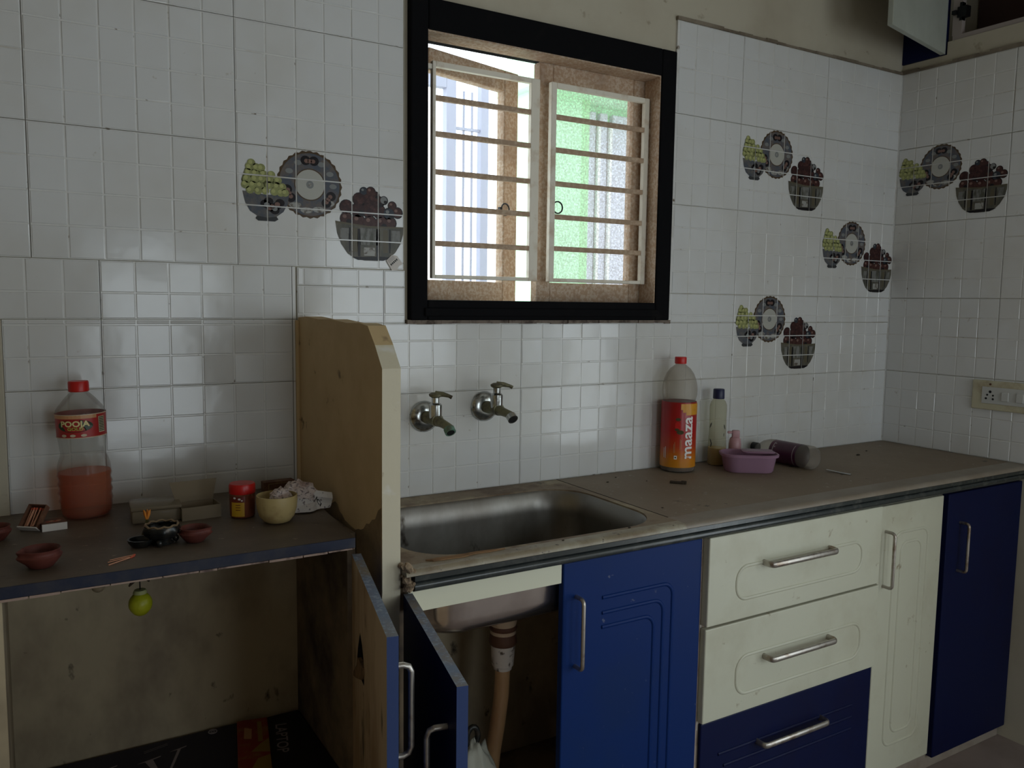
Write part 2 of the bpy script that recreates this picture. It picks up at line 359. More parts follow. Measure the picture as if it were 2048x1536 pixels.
# ------------------------------------------------------------------ geometry helpers
class MB:
    def __init__(self):
        self.v, self.f, self.m = [], [], []

    def add(self, vs, fs, mi=0, T=None):
        o = len(self.v)
        for p in vs:
            p = Vector(p)
            self.v.append(T @ p if T is not None else p)
        for k in fs:
            self.f.append([i + o for i in k])
            self.m.append(mi)
        return self

    def box(self, x0, x1, y0, y1, z0, z1, mi=0, bev=0.0, T=None):
        if x0 > x1: x0, x1 = x1, x0
        if y0 > y1: y0, y1 = y1, y0
        if z0 > z1: z0, z1 = z1, z0
        if bev <= 0:
            vs = [(x, y, z) for z in (z0, z1) for y in (y0, y1) for x in (x0, x1)]
            fs = [(0, 2, 3, 1), (4, 5, 7, 6), (0, 1, 5, 4), (2, 6, 7, 3), (0, 4, 6, 2), (1, 3, 7, 5)]
            return self.add(vs, fs, mi, T)
        bm = bmesh.new()
        bmesh.ops.create_cube(bm, size=1)
        for v in bm.verts:
            v.co = Vector((x0 if v.co.x < 0 else x1, y0 if v.co.y < 0 else y1, z0 if v.co.z < 0 else z1))
        b = min(bev, 0.45 * min(x1 - x0, y1 - y0, z1 - z0))
        bmesh.ops.bevel(bm, geom=bm.edges[:], offset=b, segments=2, profile=0.5, affect='EDGES')
        self.bm(bm, mi, T)
        bm.free()
        return self

    def bm(self, bm, mi=0, T=None):
        bm.verts.index_update()
        return self.add([v.co.copy() for v in bm.verts], [[v.index for v in f.verts] for f in bm.faces], mi, T)

    def lathe(self, prof, n=32, mi=0, T=None, cap0=True, cap1=True, a0=0.0, a1=2 * math.pi, warp=None):
        full = abs(a1 - a0 - 2 * math.pi) < 1e-6
        k = n if full else n + 1
        vs, fs = [], []
        for (r, z) in prof:
            for i in range(k):
                a = a0 + (a1 - a0) * i / n
                rr = r * (warp(a, r, z) if warp else 1)
                vs.append((rr * math.sin(a), -rr * math.cos(a), z))
        for j in range(len(prof) - 1):
            for i in range(n):
                i2 = (i + 1) % k if full else i + 1
                fs.append((j * k + i, j * k + i2, (j + 1) * k + i2, (j + 1) * k + i))
        if full and cap0 and prof[0][0] > 1e-6:
            fs.append(list(range(k))[::-1])
        if full and cap1 and prof[-1][0] > 1e-6:
            fs.append([(len(prof) - 1) * k + i for i in range(k)])
        return self.add(vs, fs, mi, T)

    def tube(self, pts, r, n=8, mi=0, T=None, closed=False, rad=None):
        pts = [Vector(p) for p in pts]
        L = len(pts)
        vs, fs = [], []
        nrm = None
        for i, p in enumerate(pts):
            if closed:
                t = pts[(i + 1) % L] - pts[i - 1]
            else:
                t = pts[min(i + 1, L - 1)] - pts[max(i - 1, 0)]
            t.normalize()
            if nrm is None:
                a = Vector((0, 0, 1)) if abs(t.z) < 0.9 else Vector((1, 0, 0))
                nrm = t.cross(a).normalized()
            else:
                nrm = (nrm - t * nrm.dot(t)).normalized()
            bn = t.cross(nrm)
            q = rad[i] if rad else r
            for k in range(n):
                a = 2 * math.pi * k / n
                vs.append(p + (nrm * math.cos(a) + bn * math.sin(a)) * q)
        for i in range(L if closed else L - 1):
            j = (i + 1) % L
            for k in range(n):
                k2 = (k + 1) % n
                fs.append((i * n + k, i * n + k2, j * n + k2, j * n + k))
        if not closed:
            fs.append(list(range(n))[::-1])
            fs.append([(L - 1) * n + k for k in range(n)])
        return self.add(vs, fs, mi, T)

    def prism(self, poly, h0, h1, axis=2, mi=0, T=None, mi_side=None):
        n = len(poly)

        def P(a, b, h):
            return {2: (a, b, h), 1: (a, h, b), 0: (h, a, b)}[axis]
        vs = [P(a, b, h0) for a, b in poly] + [P(a, b, h1) for a, b in poly]
        self.add(vs, [list(range(n))[::-1], [n + i for i in range(n)]], mi, T)
        o = len(self.v) - 2 * n
        for i in range(n):
            j = (i + 1) % n
            self.f.append([o + i, o + j, o + n + j, o + n + i])
            self.m.append(mi if mi_side is None else mi_side)
        return self

    def loft(self, loops, mi=0, cap0=False, cap1=False, T=None):
        n = len(loops[0])
        vs = [p for l in loops for p in l]
        fs = []
        for j in range(len(loops) - 1):
            for i in range(n):
                i2 = (i + 1) % n
                fs.append((j * n + i, j * n + i2, (j + 1) * n + i2, (j + 1) * n + i))
        if cap0:
            fs.append(list(range(n))[::-1])
        if cap1:
            fs.append([(len(loops) - 1) * n + i for i in range(n)])
        return self.add(vs, fs, mi, T)

    def build(self, name, mats, parent=None, smooth=None, loc=None, rot=None, w=True, fix=True):
        """w: vertices are world coordinates; the origin is put at the base of the mesh.
        loc: vertices are local, placed at loc (in the parent's space) with rotation rot."""
        if isinstance(mats, str):
            mats = [mats]
        me = bpy.data.meshes.new(name)
        off = Vector((0, 0, 0))
        if loc is None:
            xs, ys, zs = zip(*self.v)
            off = Vector(((min(xs) + max(xs)) / 2, (min(ys) + max(ys)) / 2, min(zs)))
        me.from_pydata([tuple(p - off) for p in self.v], [], self.f)
        for k in mats:
            me.materials.append(M[k])
        me.polygons.foreach_set('material_index', self.m)
        if fix:
            bm = bmesh.new()
            bm.from_mesh(me)
            bmesh.ops.recalc_face_normals(bm, faces=bm.faces[:])
            bm.to_mesh(me)
            bm.free()
        if smooth:
            me.polygons.foreach_set('use_smooth', [True] * len(me.polygons))
            me.set_sharp_from_angle(angle=R(smooth))
        me.update()
        o = bpy.data.objects.new(name, me)
        col.objects.link(o)
        if parent:
            o.parent = parent
        if loc is None:
            pl = Vector((0, 0, 0))
            if parent and w:
                q = parent
                while q:
                    pl += q.location
                    q = q.parent
            o.location = off - pl
        else:
            o.location = loc
        if rot is not None:
            o.rotation_euler = rot
        return o


def tag(o, label, cat, group=None):
    o['label'] = label
    o['category'] = cat
    if group:
        o['group'] = group
    return o


def struct(o):
    o['kind'] = 'structure'
    return o


def thing(name, label, cat, loc=(0, 0, 0), rotz=0.0, group=None, rot=None):
    o = bpy.data.objects.new(name, None)
    o.empty_display_size = 0.05
    col.objects.link(o)
    o.location = loc
    o.rotation_euler = rot if rot else (0, 0, rotz)
    return tag(o, label, cat, group)


def rrect(x0, x1, y0, y1, r, n=6):
    """rounded rectangle, counter-clockwise"""
    out = []
    for cx, cy, a in ((x1 - r, y1 - r, 0), (x0 + r, y1 - r, 90), (x0 + r, y0 + r, 180), (x1 - r, y0 + r, 270)):
        for i in range(n + 1):
            t = R(a + 90 * i / n)
            out.append((cx + r * math.cos(t), cy + r * math.sin(t)))
    return out


def text_geo(s, size, embolden=0.0, shear=0.0, align='CENTER'):
    cu = bpy.data.curves.new('lettering', 'FONT')
    cu.body = s
    cu.size = size
    cu.align_x = align
    cu.align_y = 'CENTER'
    cu.offset = embolden
    cu.shear = shear
    cu.resolution_u = 3
    o = bpy.data.objects.new('lettering', cu)
    col.objects.link(o)
    bpy.context.view_layer.update()
    me = bpy.data.meshes.new_from_object(o.evaluated_get(bpy.context.evaluated_depsgraph_get()))
    vs = [(v.co.x, v.co.y) for v in me.vertices]
    fs = [list(p.vertices) for p in me.polygons]
    bpy.data.meshes.remove(me)
    bpy.data.objects.remove(o)
    bpy.data.curves.remove(cu)
    return vs, fs


def wrap(vs, r, z0=0.0, phi=0.0):
    """flat print (x, y) wrapped on a cylinder whose front is -y"""
    return [(r * math.sin(phi + x / r), -r * math.cos(phi + x / r), z0 + y) for x, y in vs]


def wrap_rect(mb, r, x0, x1, y0, y1, mi, n=8, phi=0.0):
    vs, fs = [], []
    for i in range(n + 1):
        x = x0 + (x1 - x0) * i / n
        vs += wrap([(x, y0), (x, y1)], r, 0, phi)
    for i in range(n):
        fs.append((2 * i, 2 * i + 2, 2 * i + 3, 2 * i + 1))
    mb.add(vs, fs, mi)


def ellipse(cx, cy, rx, ry, n=24, a0=0.0):
    return [(cx + rx * math.cos(2 * math.pi * i / n + a0), cy + ry * math.sin(2 * math.pi * i / n + a0)) for i in range(n)]


def blob(mb, c, rad, sub=3, amp=0.25, freq=20, seed=0, mi=0, crumple=False):
    bm = bmesh.new()
    bmesh.ops.create_icosphere(bm, subdivisions=sub, radius=1)
    sd = Vector((seed * 3.1, seed * 1.7, seed * 0.9))
    for v in bm.verts:
        d = v.co.normalized()
        n_ = noise.noise(d * freq * 0.1 + sd)
        if crumple:
            n_ = abs(noise.noise(d * freq * 0.1 + sd)) * -1.6 + 0.5 + 0.5 * noise.noise(d * freq * 0.28 + sd)
        s = 1 + amp * n_
        v.co = Vector((c[0] + d.x * rad[0] * s, c[1] + d.y * rad[1] * s, c[2] + d.z * rad[2] * s))
    mb.bm(bm, mi)
    bm.free()


# ================================================================== THE SETTING
struct(MB().box(-1.35, 2.9, -3.35, 0.2, -0.08, 0.0).build('floor', 'floor'))
struct(MB().box(-1.35, 2.9, -3.35, 0.2, 2.75, 2.85).build('ceiling', 'ceil'))
struct(MB().box(-1.35, -1.25, -3.3, 0.2, 0, 2.75).build('wall_left', 'room_left'))
b = MB()
b.box(-1.25, 0.0, -3.35, -3.2, 0, 2.75).box(0.55, 1.25, -3.35, -3.2, 0, 2.75).box(2.15, 2.9, -3.35, -3.2, 0, 2.75).box(1.25, 2.15, -3.35, -3.2, 0, 0.9).box(1.25, 2.15, -3.35, -3.2, 2.0, 2.75).box(0.0, 0.55, -3.35, -3.2, 1.65, 2.75).box(0.0, 0.55, -3.35, -3.2, 0, 0.55)
struct(b.build('wall_rear', 'room'))

# back wall with the window opening
WX0, WX1, WZ0, WZ1 = 0.418, 1.278, 1.398, 2.192
b = MB()
Y0, Y1 = 0.008, 0.20
b.box(-1.25, WX0 + .01, Y0, Y1, 0, 2.75).box(WX1 - .01, 2.9, Y0, Y1, 0, 2.75)
b.box(WX0 + .01, WX1 - .01, Y0, Y1, 0, WZ0 + .01).box(WX0 + .01, WX1 - .01, Y0, Y1, WZ1 - .01, 2.75)
wall_back = struct(b.build('wall_back', 'plaster', smooth=None))
b = MB()
b.box(XR + 0.008, 2.9, -1.7, 0.008, 0, 2.325)
b.box(XR + 0.008, 2.9, -3.2, -3.0, 0, 2.325)
b.box(XR + 0.008, 2.9, -3.0, -1.7, 2.1, 2.325)
b.box(XR + 0.008, XR + 0.10, -1.6, -0.16, 2.325, 2.368)
b.box(2.85, 2.9, -3.2, 0.008, 2.325, 2.75)
b.box(XR + 0.008, 2.85, -3.2, -1.6, 2.325, 2.75)
wall_right = struct(b.build('wall_right', 'plaster'))
wall_part = None

# plaster pier at the far left of the ledge
struct(MB().box(-0.95, -0.462, -0.006, 0.008, 0.97, 1.40, bev=0.003).build('trim_1', 'plaster'))


# ---- tiles: each 6 x 4 embossed tile is one object, its squares raised from its body
def isect(a, c):
    x0, x1, z0, z1 = max(a[0], c[0]), min(a[1], c[1]), max(a[2], c[2]), min(a[3], c[3])
    return (x0, x1, z0, z1) if x1 - x0 > 0.004 and z1 - z0 > 0.004 else None


def tile_mesh(rect, allowed, mapper, parent, tilt=True):
    b = MB()
    for al in allowed:
        q = isect(rect, al)
        if not q:
            continue
        g = 0.0008
        x0, x1, z0, z1 = q[0] + g, q[1] - g, q[2] + g, q[3] - g
        vs = [mapper(x, d, z) for d in (0.0082, 0.0014) for (x, z) in ((x0, z0), (x1, z0), (x1, z1), (x0, z1))]
        b.add(vs, [(4, 5, 6, 7), (0, 1, 5, 4), (1, 2, 6, 5), (2, 3, 7, 6), (3, 0, 4, 7)], 1)
        for i in range(6):
            for j in range(4):
                c = isect((rect[0] + i * CELL, rect[0] + (i + 1) * CELL, rect[2] + j * CELL, rect[2] + (j + 1) * CELL), (x0, x1, z0, z1))
                if not c:
                    continue
                gw = 0.0011
                a0, a1, c0, c1 = c[0] + gw, c[1] - gw, c[2] + gw, c[3] - gw
                if a1 - a0 < 0.006 or c1 - c0 < 0.006:
                    continue
                e = 0.0017
                tx = random.uniform(-1, 1) * 0.00045 if tilt else 0
                tz = random.uniform(-1, 1) * 0.00035 if tilt else 0
                top = []
                for (x, z, sx, sz) in ((a0 + e, c0 + e, -1, -1), (a1 - e, c0 + e, 1, -1), (a1 - e, c1 - e, 1, 1), (a0 + e, c1 - e, -1, 1)):
                    top.append(mapper(x, 0.0003 + tx * sx + tz * sz, z))
                low = [mapper(x, 0.0015, z) for (x, z) in ((a0, c0), (a1, c0), (a1, c1), (a0, c1))]
                b.add(low + top, [(4, 5, 6, 7), (0, 1, 5, 4), (1, 2, 6, 5), (2, 3, 7, 6), (3, 0, 4, 7)], 0)
    if b.v:
        return b.build('tile', ['tile', 'groove'], parent)


def back_map(x, d, z):
    return (x, d, z)


def right_map(u, d, z):
    return (XR + d, -u, z)


def tile_field(u0, v0, cols, rows, allowed, mapper, parent, flat=()):
    for c in cols:
        for r in rows:
            rect = (u0 + c * TW, u0 + (c + 1) * TW, v0 + r * TH, v0 + (r + 1) * TH)
            tile_mesh(rect, allowed, mapper, parent, (c, r) not in flat)


tile_field(0.0, VL, range(-3, 2), range(0, 4), [(-0.95, 0.409, VL, 2.74)], back_map, wall_back, flat={(0, 0)})
tile_field(-0.283, VL, range(-2, 2), range(-3, 0), [(-0.95, 0.131, 1.40, VL), (-0.462, 0.131, 0.96, 1.40)], back_map, wall_back)
tile_field(UR, VR, range(-2, 4), range(-2, 4),
           [(0.174, XR - 0.001, 0.93, WZ0 - 0.008), (0.134, 0.409, WZ0 - 0.008, VL - 0.001), (1.288, XR - 0.001, WZ0 - 0.008, 2.29)],
           back_map, wall_back, flat={(2, 2), (3, 1), (2, 0)})
tile_field(0.0, VR, range(0, 4), range(-2, 4), [(0.001, 1.6, 0.93, 2.29)], right_map, wall_right, flat={(0, 2)})

# mortar line on top of the tiles, and the ochre paint line beside the partition
b = MB()
random.seed(5)
x = 1.286
while x < XR - 0.01:
    x2 = min(x + random.uniform(0.03, 0.09), XR)
    b.box(x, x2 + 0.002, -0.0015 - random.uniform(0, 0.002), 0.009, 2.2895, 2.297 + random.uniform(-0.001, 0.004))
    x = x2
struct(b.build('trim_2', 'grout'))
b = MB()
y = 0.0
while y > -1.6:
    y2 = y - random.uniform(0.04, 0.1)
    b.box(XR - 0.002 - random.uniform(0, 0.002), XR + 0.009, y2 - 0.002, y, 2.2895, 2.298 + random.uniform(-0.001, 0.006))
    y = y2
struct(b.build('trim_3', 'grout'))

struct(MB().box(XR - 0.0018, XR + 0.008, -0.0012, 0.008, 0.941, 2.289).build('trim_4', 'groove'))

# partition between the ledge and the sink
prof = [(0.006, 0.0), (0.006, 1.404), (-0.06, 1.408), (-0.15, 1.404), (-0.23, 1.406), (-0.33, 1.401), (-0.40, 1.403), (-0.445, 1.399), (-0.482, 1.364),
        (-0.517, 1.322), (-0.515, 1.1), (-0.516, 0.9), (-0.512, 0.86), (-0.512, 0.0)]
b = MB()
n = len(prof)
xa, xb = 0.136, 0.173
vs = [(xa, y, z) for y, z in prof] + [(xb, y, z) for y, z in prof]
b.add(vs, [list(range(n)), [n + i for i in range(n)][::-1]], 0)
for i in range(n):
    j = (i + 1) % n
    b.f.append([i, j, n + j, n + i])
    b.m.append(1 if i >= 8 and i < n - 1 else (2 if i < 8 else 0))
wall_part = struct(b.build('wall_partition', ['ochre', 'cream_paint', 'ochre']))  # sides and top more ochre than the front edge
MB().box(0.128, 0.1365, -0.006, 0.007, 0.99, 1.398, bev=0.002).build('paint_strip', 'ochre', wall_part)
b = MB()
edge = []
for k in range(31):
    y_ = -0.512 + 0.46 * k / 30
    edge.append((y_, 0.985 + 0.075 * max(0, 1 - k / 9) ** 1.5 + 0.030 * math.exp(-((k - 17) / 3.0) ** 2) + 0.010 * noise.noise(Vector((k * 0.7, 0, 0)))))
b.prism([(-0.512, 0.62)] + edge + [(-0.052, 0.62)], 0.1354, 0.1361, axis=0)
b.build('soot_patch', 'soot', wall_part)

# floor skirting under the cabinets
struct(MB().box(0.174, XR, -0.50, -0.46, 0.0, 0.066, bev=0.002).build('baseboard_back', 'plinth'))

# ================================================================== WINDOW
win = bpy.data.objects.new('window_1', None)
col.objects.link(win)
win.location = (0.848, 0.05, WZ0)
struct(win)


def wpart(b, name, mats, parent=win, smooth=None):
    return b.build(name, mats, parent, smooth)


IX0, IX1, IZ0, IZ1 = 0.466, 1.222, 1.450, 2.116
wpart(MB().box(WX0, IX0, -0.014, 0.10, WZ0, WZ1, bev=0.004), 'casing_jamb', 'black_wood')
wpart(MB().box(IX1, WX1, -0.014, 0.10, WZ0, WZ1, bev=0.004), 'casing_jamb', 'black_wood')
wpart(MB().box(IX0, IX1, -0.014, 0.10, IZ1, WZ1, bev=0.004), 'casing_head', 'black_wood')
wpart(MB().box(IX0, IX1, -0.014, 0.10, WZ0, IZ0, bev=0.004), 'casing_sill', 'black_wood')
wpart(MB().box(IX1 - 0.004, IX1 + 0.001, -0.008, 0.060, IZ0, IZ1), 'haze_lining', 'brown_wood')  # added brown strips imitate hazy glare inside the casing
wpart(MB().box(IX0, IX1 - 0.004, -0.008, 0.060, IZ1 - 0.004, IZ1 + 0.001), 'haze_lining', 'brown_wood')
wpart(MB().box(IX0 - 0.01, IX1 + 0.01, -0.020, -0.010, 1.408, 1.430, bev=0.003), 'sill_moulding', 'black_wood')
b = MB()
random.seed(3)
x = 0.412
while x < 1.285:
    x2 = x + random.uniform(0.02, 0.06)
    b.box(x, min(x2, 1.288) + 0.001, -0.006 - random.uniform(0, 0.004), 0.01, 1.3895 + random.uniform(-0.002, 0.001), 1.3985)
    x = x2
wpart(b, 'mortar_sill', 'sill')


def frame4(b, x0, x1, z0, z1, wl, wr, wb, wt, y0, y1, mi=0, bev=0.002):
    b.box(x0, x0 + wl, y0, y1, z0, z1, mi, bev)
    b.box(x1 - wr, x1, y0, y1, z0, z1, mi, bev)
    b.box(x0 + wl, x1 - wr, y0, y1, z0, z0 + wb, mi, bev)
    b.box(x0 + wl, x1 - wr, y0, y1, z1 - wt, z1, mi, bev)


GZ0, GZ1 = 1.506, 2.056
b = MB()
frame4(b, 0.498, 0.824, GZ0, GZ1, 0.010, 0.028, 0.010, 0.014, 0.030, 0.046)
wpart(b, 'grille_frame', 'grille')
b = MB()
frame4(b, 0.862, 1.214, GZ0, GZ1, 0.018, 0.017, 0.010, 0.014, 0.030, 0.046)
wpart(b, 'grille_frame', 'grille')
wpart(MB().box(0.470, 0.498, 0.034, 0.044, 2.036, 2.048), 'grille_lug', 'grille')
for z in (1.966, 1.876, 1.780, 1.690, 1.597):
    wpart(MB().box(0.508, 0.797, 0.032, 0.044, z - 0.0068, z + 0.0068, bev=0.002), 'grille_bar', 'bar')
for z in (1.964, 1.874, 1.781, 1.689, 1.600):
    wpart(MB().box(0.880, 1.222, 0.032, 0.044, z - 0.0068, z + 0.0068, bev=0.002), 'grille_bar', 'bar')

# right shutter, closed behind its grille
sh = bpy.data.objects.new('shutter', None)
col.objects.link(sh)
sh.parent = win
sh.location = (0, 0, 0)
SX0, SX1, SZ0, SZ1 = 0.842, 1.236, 1.446, 2.114


def shutter_parts(par, x0, x1, z0, z1, y0, y1, glass, ringx, T=None):
    sw, rb = 0.046, 0.058
    for (a, c, d, e, nm) in ((x0, x0 + sw, z0, z1, 'stile'), (x1 - sw - 0.012, x1, z0, z1, 'stile'),
                             (x0 + sw, x1 - sw - 0.012, z0, z0 + rb, 'rail'), (x0 + sw, x1 - sw - 0.012, z1 - rb, z1, 'rail')):
        q = MB().box(a, c, y0, y1, d, e, bev=0.003)
        if T is not None:
            q.build(nm, 'brown_wood', par, loc=(0, 0, 0))
        else:
            q.build(nm, 'brown_wood', par)
    q = MB().box(x0 + sw - 0.006, x1 - sw - 0.006, (y0 + y1) / 2 - 0.002, (y0 + y1) / 2 + 0.002, z0 + rb - 0.006, z1 - rb + 0.006)
    (q.build('pane', glass, par, loc=(0, 0, 0)) if T is not None else q.build('pane', glass, par))
    ring = [(ringx + 0.0165 * math.cos(a * math.pi / 12), y0 - 0.006, (z0 + z1) / 2 - 0.062 + 0.0165 * math.sin(a * math.pi / 12)) for a in range(24)]
    q = MB().tube(ring, 0.0022, 6, closed=True)
    q.box(ringx - 0.024, ringx - 0.014, y0 - 0.008, y0 + 0.001, (z0 + z1) / 2 - 0.067, (z0 + z1) / 2 - 0.057)
    (q.build('ring_pull', 'black_metal', par, 40, loc=(0, 0, 0)) if T is not None else q.build('ring_pull', 'black_metal', par, 40))


shutter_parts(sh, SX0, SX1, SZ0, SZ1, 0.062, 0.094, 'dusty_pane', 0.906)
# left shutter, hinged on the left jamb and swung outward
sh2 = bpy.data.objects.new('shutter', None)
col.objects.link(sh2)
sh2.parent = win
sh2.location = Vector((0.470, 0.075, 0)) - win.location
sh2.rotation_euler = (0, 0, R(16))
shutter_parts(sh2, 0.0, 0.392, SZ0, 2.106, 0.0, 0.030, 'pane', 0.336, T=1)

# ================================================================== OUTDOORS
struct(MB().box(-6, 14, 0.25, 14, -0.35, -0.25).build('ground', 'ground'))
nh = thing('neighbour_house', 'mint green house wall with a lilac shuttered window, seen through the window', 'house', (2.9, 2.2, -0.25))
MB().box(2.17, 2.52, 2.2, 2.5, -0.25, 3.1).build('wall_pier', 'green_wall', nh)
MB().box(2.52, 2.60, 2.23, 2.5, -0.25, 3.1).build('reveal', 'green_wall2', nh)
MB().box(2.60, 4.4, 2.34, 2.5, -0.25, 3.1).build('wall_panel', 'green_wall', nh)
for (x0, x1) in ((2.60, 2.70), (2.73, 2.79), (2.83, 3.30), (3.34, 3.9)):
    MB().box(x0, x1, 2.30, 2.338, 0.4, 2.62, bev=0.004).build('shutter_board', 'lilac_wall', nh)
for x0 in (2.705, 2.795):
    MB().box(x0, x0 + 0.022, 2.28, 2.338, 0.4, 2.55, bev=0.003).build('white_batten', 'white_wall', nh)
MB().box(2.10, 4.4, 2.0, 2.5, 2.66, 2.82).build('slab_edge', 'green_wall', nh)
rl = thing('balcony_railing', 'blue grey metal railing with thin bars outside the open left shutter', 'railing', (1.5, 1.6, -0.25))
for (x, w_) in ((1.320, 0.050), (1.504, 0.040)):
    MB().box(x, x + w_, 1.6, 1.64, -0.25, 2.49).build('post', 'grey_rail', rl)
for x in (1.420, 1.464):
    MB().tube([(x, 1.62, -0.25), (x, 1.62, 2.43)], 0.006, 6).build('bar', 'grey_rail', rl)
MB().box(0.9, 1.319, 1.6, 1.64, 2.43, 2.49).build('top_rail', 'grey_rail', rl)
MB().box(1.371, 1.503, 1.612, 1.628, 2.25, 2.262).build('cross_bar', 'grey_rail', rl)

# ================================================================== COUNTER AND SINK
ct = thing('stone_counter', 'dusty dark stone counter with a cut-out for the sink', 'counter', (1.275, -0.27, 0.895))
SINK = rrect(0.226, 0.860, -0.497, -0.080, 0.115, 9)
NS = len(SINK)


def ring_outer(x0, x1, y0, y1):
    """points on a rectangle matched to the sink outline by direction"""
    cx, cy = 0.543, -0.29
    out = []
    for (x, y) in SINK:
        dx, dy = x - cx, y - cy
        t = min(((x1 if dx > 0 else x0) - cx) / dx if abs(dx) > 1e-9 else 1e9, ((y1 if dy > 0 else y0) - cy) / dy if abs(dy) > 1e-9 else 1e9)
        out.append([cx + dx * t, cy + dy * t])
    for (rx, ry) in ((x0, y0), (x1, y0), (x0, y1), (x1, y1)):
        k = min(range(len(out)), key=lambda i: (out[i][0] - rx) ** 2 + (out[i][1] - ry) ** 2)
        out[k] = [rx, ry]
    return out


OUT = ring_outer(0.1735, 0.8805, -0.508, -0.001)
b = MB()
b.loft([[(x, y, 0.91) for x, y in OUT], [(x, y, HC) for x, y in OUT], [(x, y, HC) for x, y in SINK], [(x, y, 0.91) for x, y in SINK], [(x, y, 0.91) for x, y in OUT]])
sl = b.build('sink_slab', 'stone_sink', ct)
sl['label'] = 'soiled slab around the sink'
MB().box(0.8825, XR - 0.0005, -0.4740, -0.0005, 0.91, HC, bev=0.0012).build('plain_slab', 'stone', ct)
MB().box(0.8800, 0.8832, -0.4742, -0.0010, 0.92, HC + 0.0006).build('seam', 'scrap', ct)
# rounded front nosing in two steps
nz = []
for k in range(7):
    a = math.pi / 2 * k / 6
    nz.append((-0.530 - 0.012 * math.sin(a), HC - 0.012 + 0.012 * math.cos(a)))
MB().prism([(-0.5085, 0.9275), (-0.5085, HC)] + nz, 0.1745, 0.8805, axis=0).build('front_nosing', 'nosing', ct, 50)
MB().prism([(-0.4745, 0.9275), (-0.4745, HC)] + nz, 0.8805, XR - 0.0005, axis=0).build('front_nosing', 'nosing_plain', ct, 50)
lz = [(-0.5415, 0.9270), (-0.5415, 0.9170), (-0.5385, 0.9150)]
for k in range(9):
    a = math.pi * k / 8
    lz.append((-0.5325 - 0.0095 * math.sin(a), 0.9045 + 0.0095 * math.cos(a)))
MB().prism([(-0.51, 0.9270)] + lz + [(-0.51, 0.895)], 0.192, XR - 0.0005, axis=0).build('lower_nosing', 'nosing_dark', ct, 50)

sk = thing('sink', 'stained stainless steel sink bowl set in the stone counter', 'sink', (0.543, -0.29, 0.755))


def sink_loop(inset, z, rr):
    return [(x, y, z) for x, y in rrect(0.226 + inset, 0.860 - inset, -0.497 + inset, -0.080 - inset, rr, 9)]


b = MB()
b.loft([sink_loop(-0.004, 0.9095, 0.118), sink_loop(0.0006, 0.936, 0.115), sink_loop(0.006, 0.930, 0.110), sink_loop(0.012, 0.88, 0.105), sink_loop(0.016, 0.80, 0.100), sink_loop(0.024, 0.775, 0.094),
        sink_loop(0.040, 0.764, 0.080), sink_loop(0.12, 0.760, 0.05)], cap1=True)
b.build('bowl', 'steel', sk, 60)
b = MB()
b.loft([sink_loop(-0.004, 0.9090, 0.118), sink_loop(0.004, 0.88, 0.110), sink_loop(0.010, 0.80, 0.102), sink_loop(0.020, 0.771, 0.096), sink_loop(0.038, 0.759, 0.082), sink_loop(0.12, 0.7555, 0.05)], cap1=True)
b.build('underside', 'steel_out', sk, 60)
dr = MB().lathe([(0.034, 0.7602), (0.036, 0.7625), (0.030, 0.763), (0.022, 0.7612)], 24, T=Matrix.Translation((0.543, -0.29, 0)))
dr.build('drain', 'rust', sk, 40)

wp = thing('waste_pipe', 'tan plastic waste pipe under the sink with a white coupling', 'pipe', (0.539, -0.28, 0.34))
TP = Matrix.Translation((0.540, -0.285, 0))
MB().lathe([(0.040, 0.755), (0.040, 0.705), (0.034, 0.69), (0.031, 0.672), (0.031, 0.655)], 24, T=TP).build('outlet', 'pvc', wp, 40)
MB().lathe([(0.032, 0.676), (0.035, 0.670), (0.032, 0.664)], 24, T=TP).build('rust_ring', 'rust', wp, 40)
MB().lathe([(0.031, 0.655), (0.033, 0.642), (0.034, 0.632), (0.031, 0.627)], 24, T=TP).build('clamp', 'rust', wp, 40)
MB().lathe([(0.029, 0.628), (0.028, 0.60), (0.026, 0.575), (0.022, 0.572), (0.022, 0.565)], 24, T=TP).build('coupling', 'pvc_white', wp, 40)
MB().tube([(0.540, -0.285, 0.567), (0.538, -0.284, 0.50), (0.530, -0.282, 0.43), (0.520, -0.279, 0.36), (0.512, -0.276, 0.26), (0.508, -0.274, 0.1765)], 0.0185, 14).build('hose', 'pipe', wp, 60)


# ================================================================== CABINETS
def handle_v(x, z0, z1, yface, out, parent, name='handle', r=0.0048, w=True):
    c = 0.010
    pts = [(x, yface + 0.001, z1)]
    for k in range(5):
        a = math.pi / 2 * k / 4
        pts.append((x, yface - out + c - c * math.sin(a), z1 - c + c * math.cos(a)))
    for k in range(5):
        a = math.pi / 2 * k / 4
        pts.append((x, yface - out + c - c * math.cos(a), z0 + c - c * math.sin(a)))
    pts.append((x, yface + 0.001, z0))
    return MB().tube(pts, r, 8).build(name, 'handle', parent, 60, **({} if w else {'loc': (0, 0, 0)}))


def handle_h(z, x0, x1, yface, out, parent, r=0.0055):
    c = 0.010
    pts = [(x0, yface + 0.001, z)]
    for k in range(5):
        a = math.pi / 2 * k / 4
        pts.append((x0 + c - c * math.cos(a), yface - out + c - c * math.sin(a), z))
    for k in range(5):
        a = math.pi / 2 * k / 4
        pts.append((x1 - c + c * math.sin(a), yface - out + c - c * math.cos(a), z))
    pts.append((x1, yface + 0.001, z))
    q = MB().tube(pts, r, 10)
    for v in q.v:
        v.z = z + (v.z - z) * 1.5
    return q.build('handle', 'handle', parent, 60)


def bead(pts, y, parent, m, r=0.0024, closed=True):
    return MB().tube([(x, y + 0.0022, z) for x, z in pts], 0.0054, 10, closed=closed).build('moulded_line', m, parent, 60)


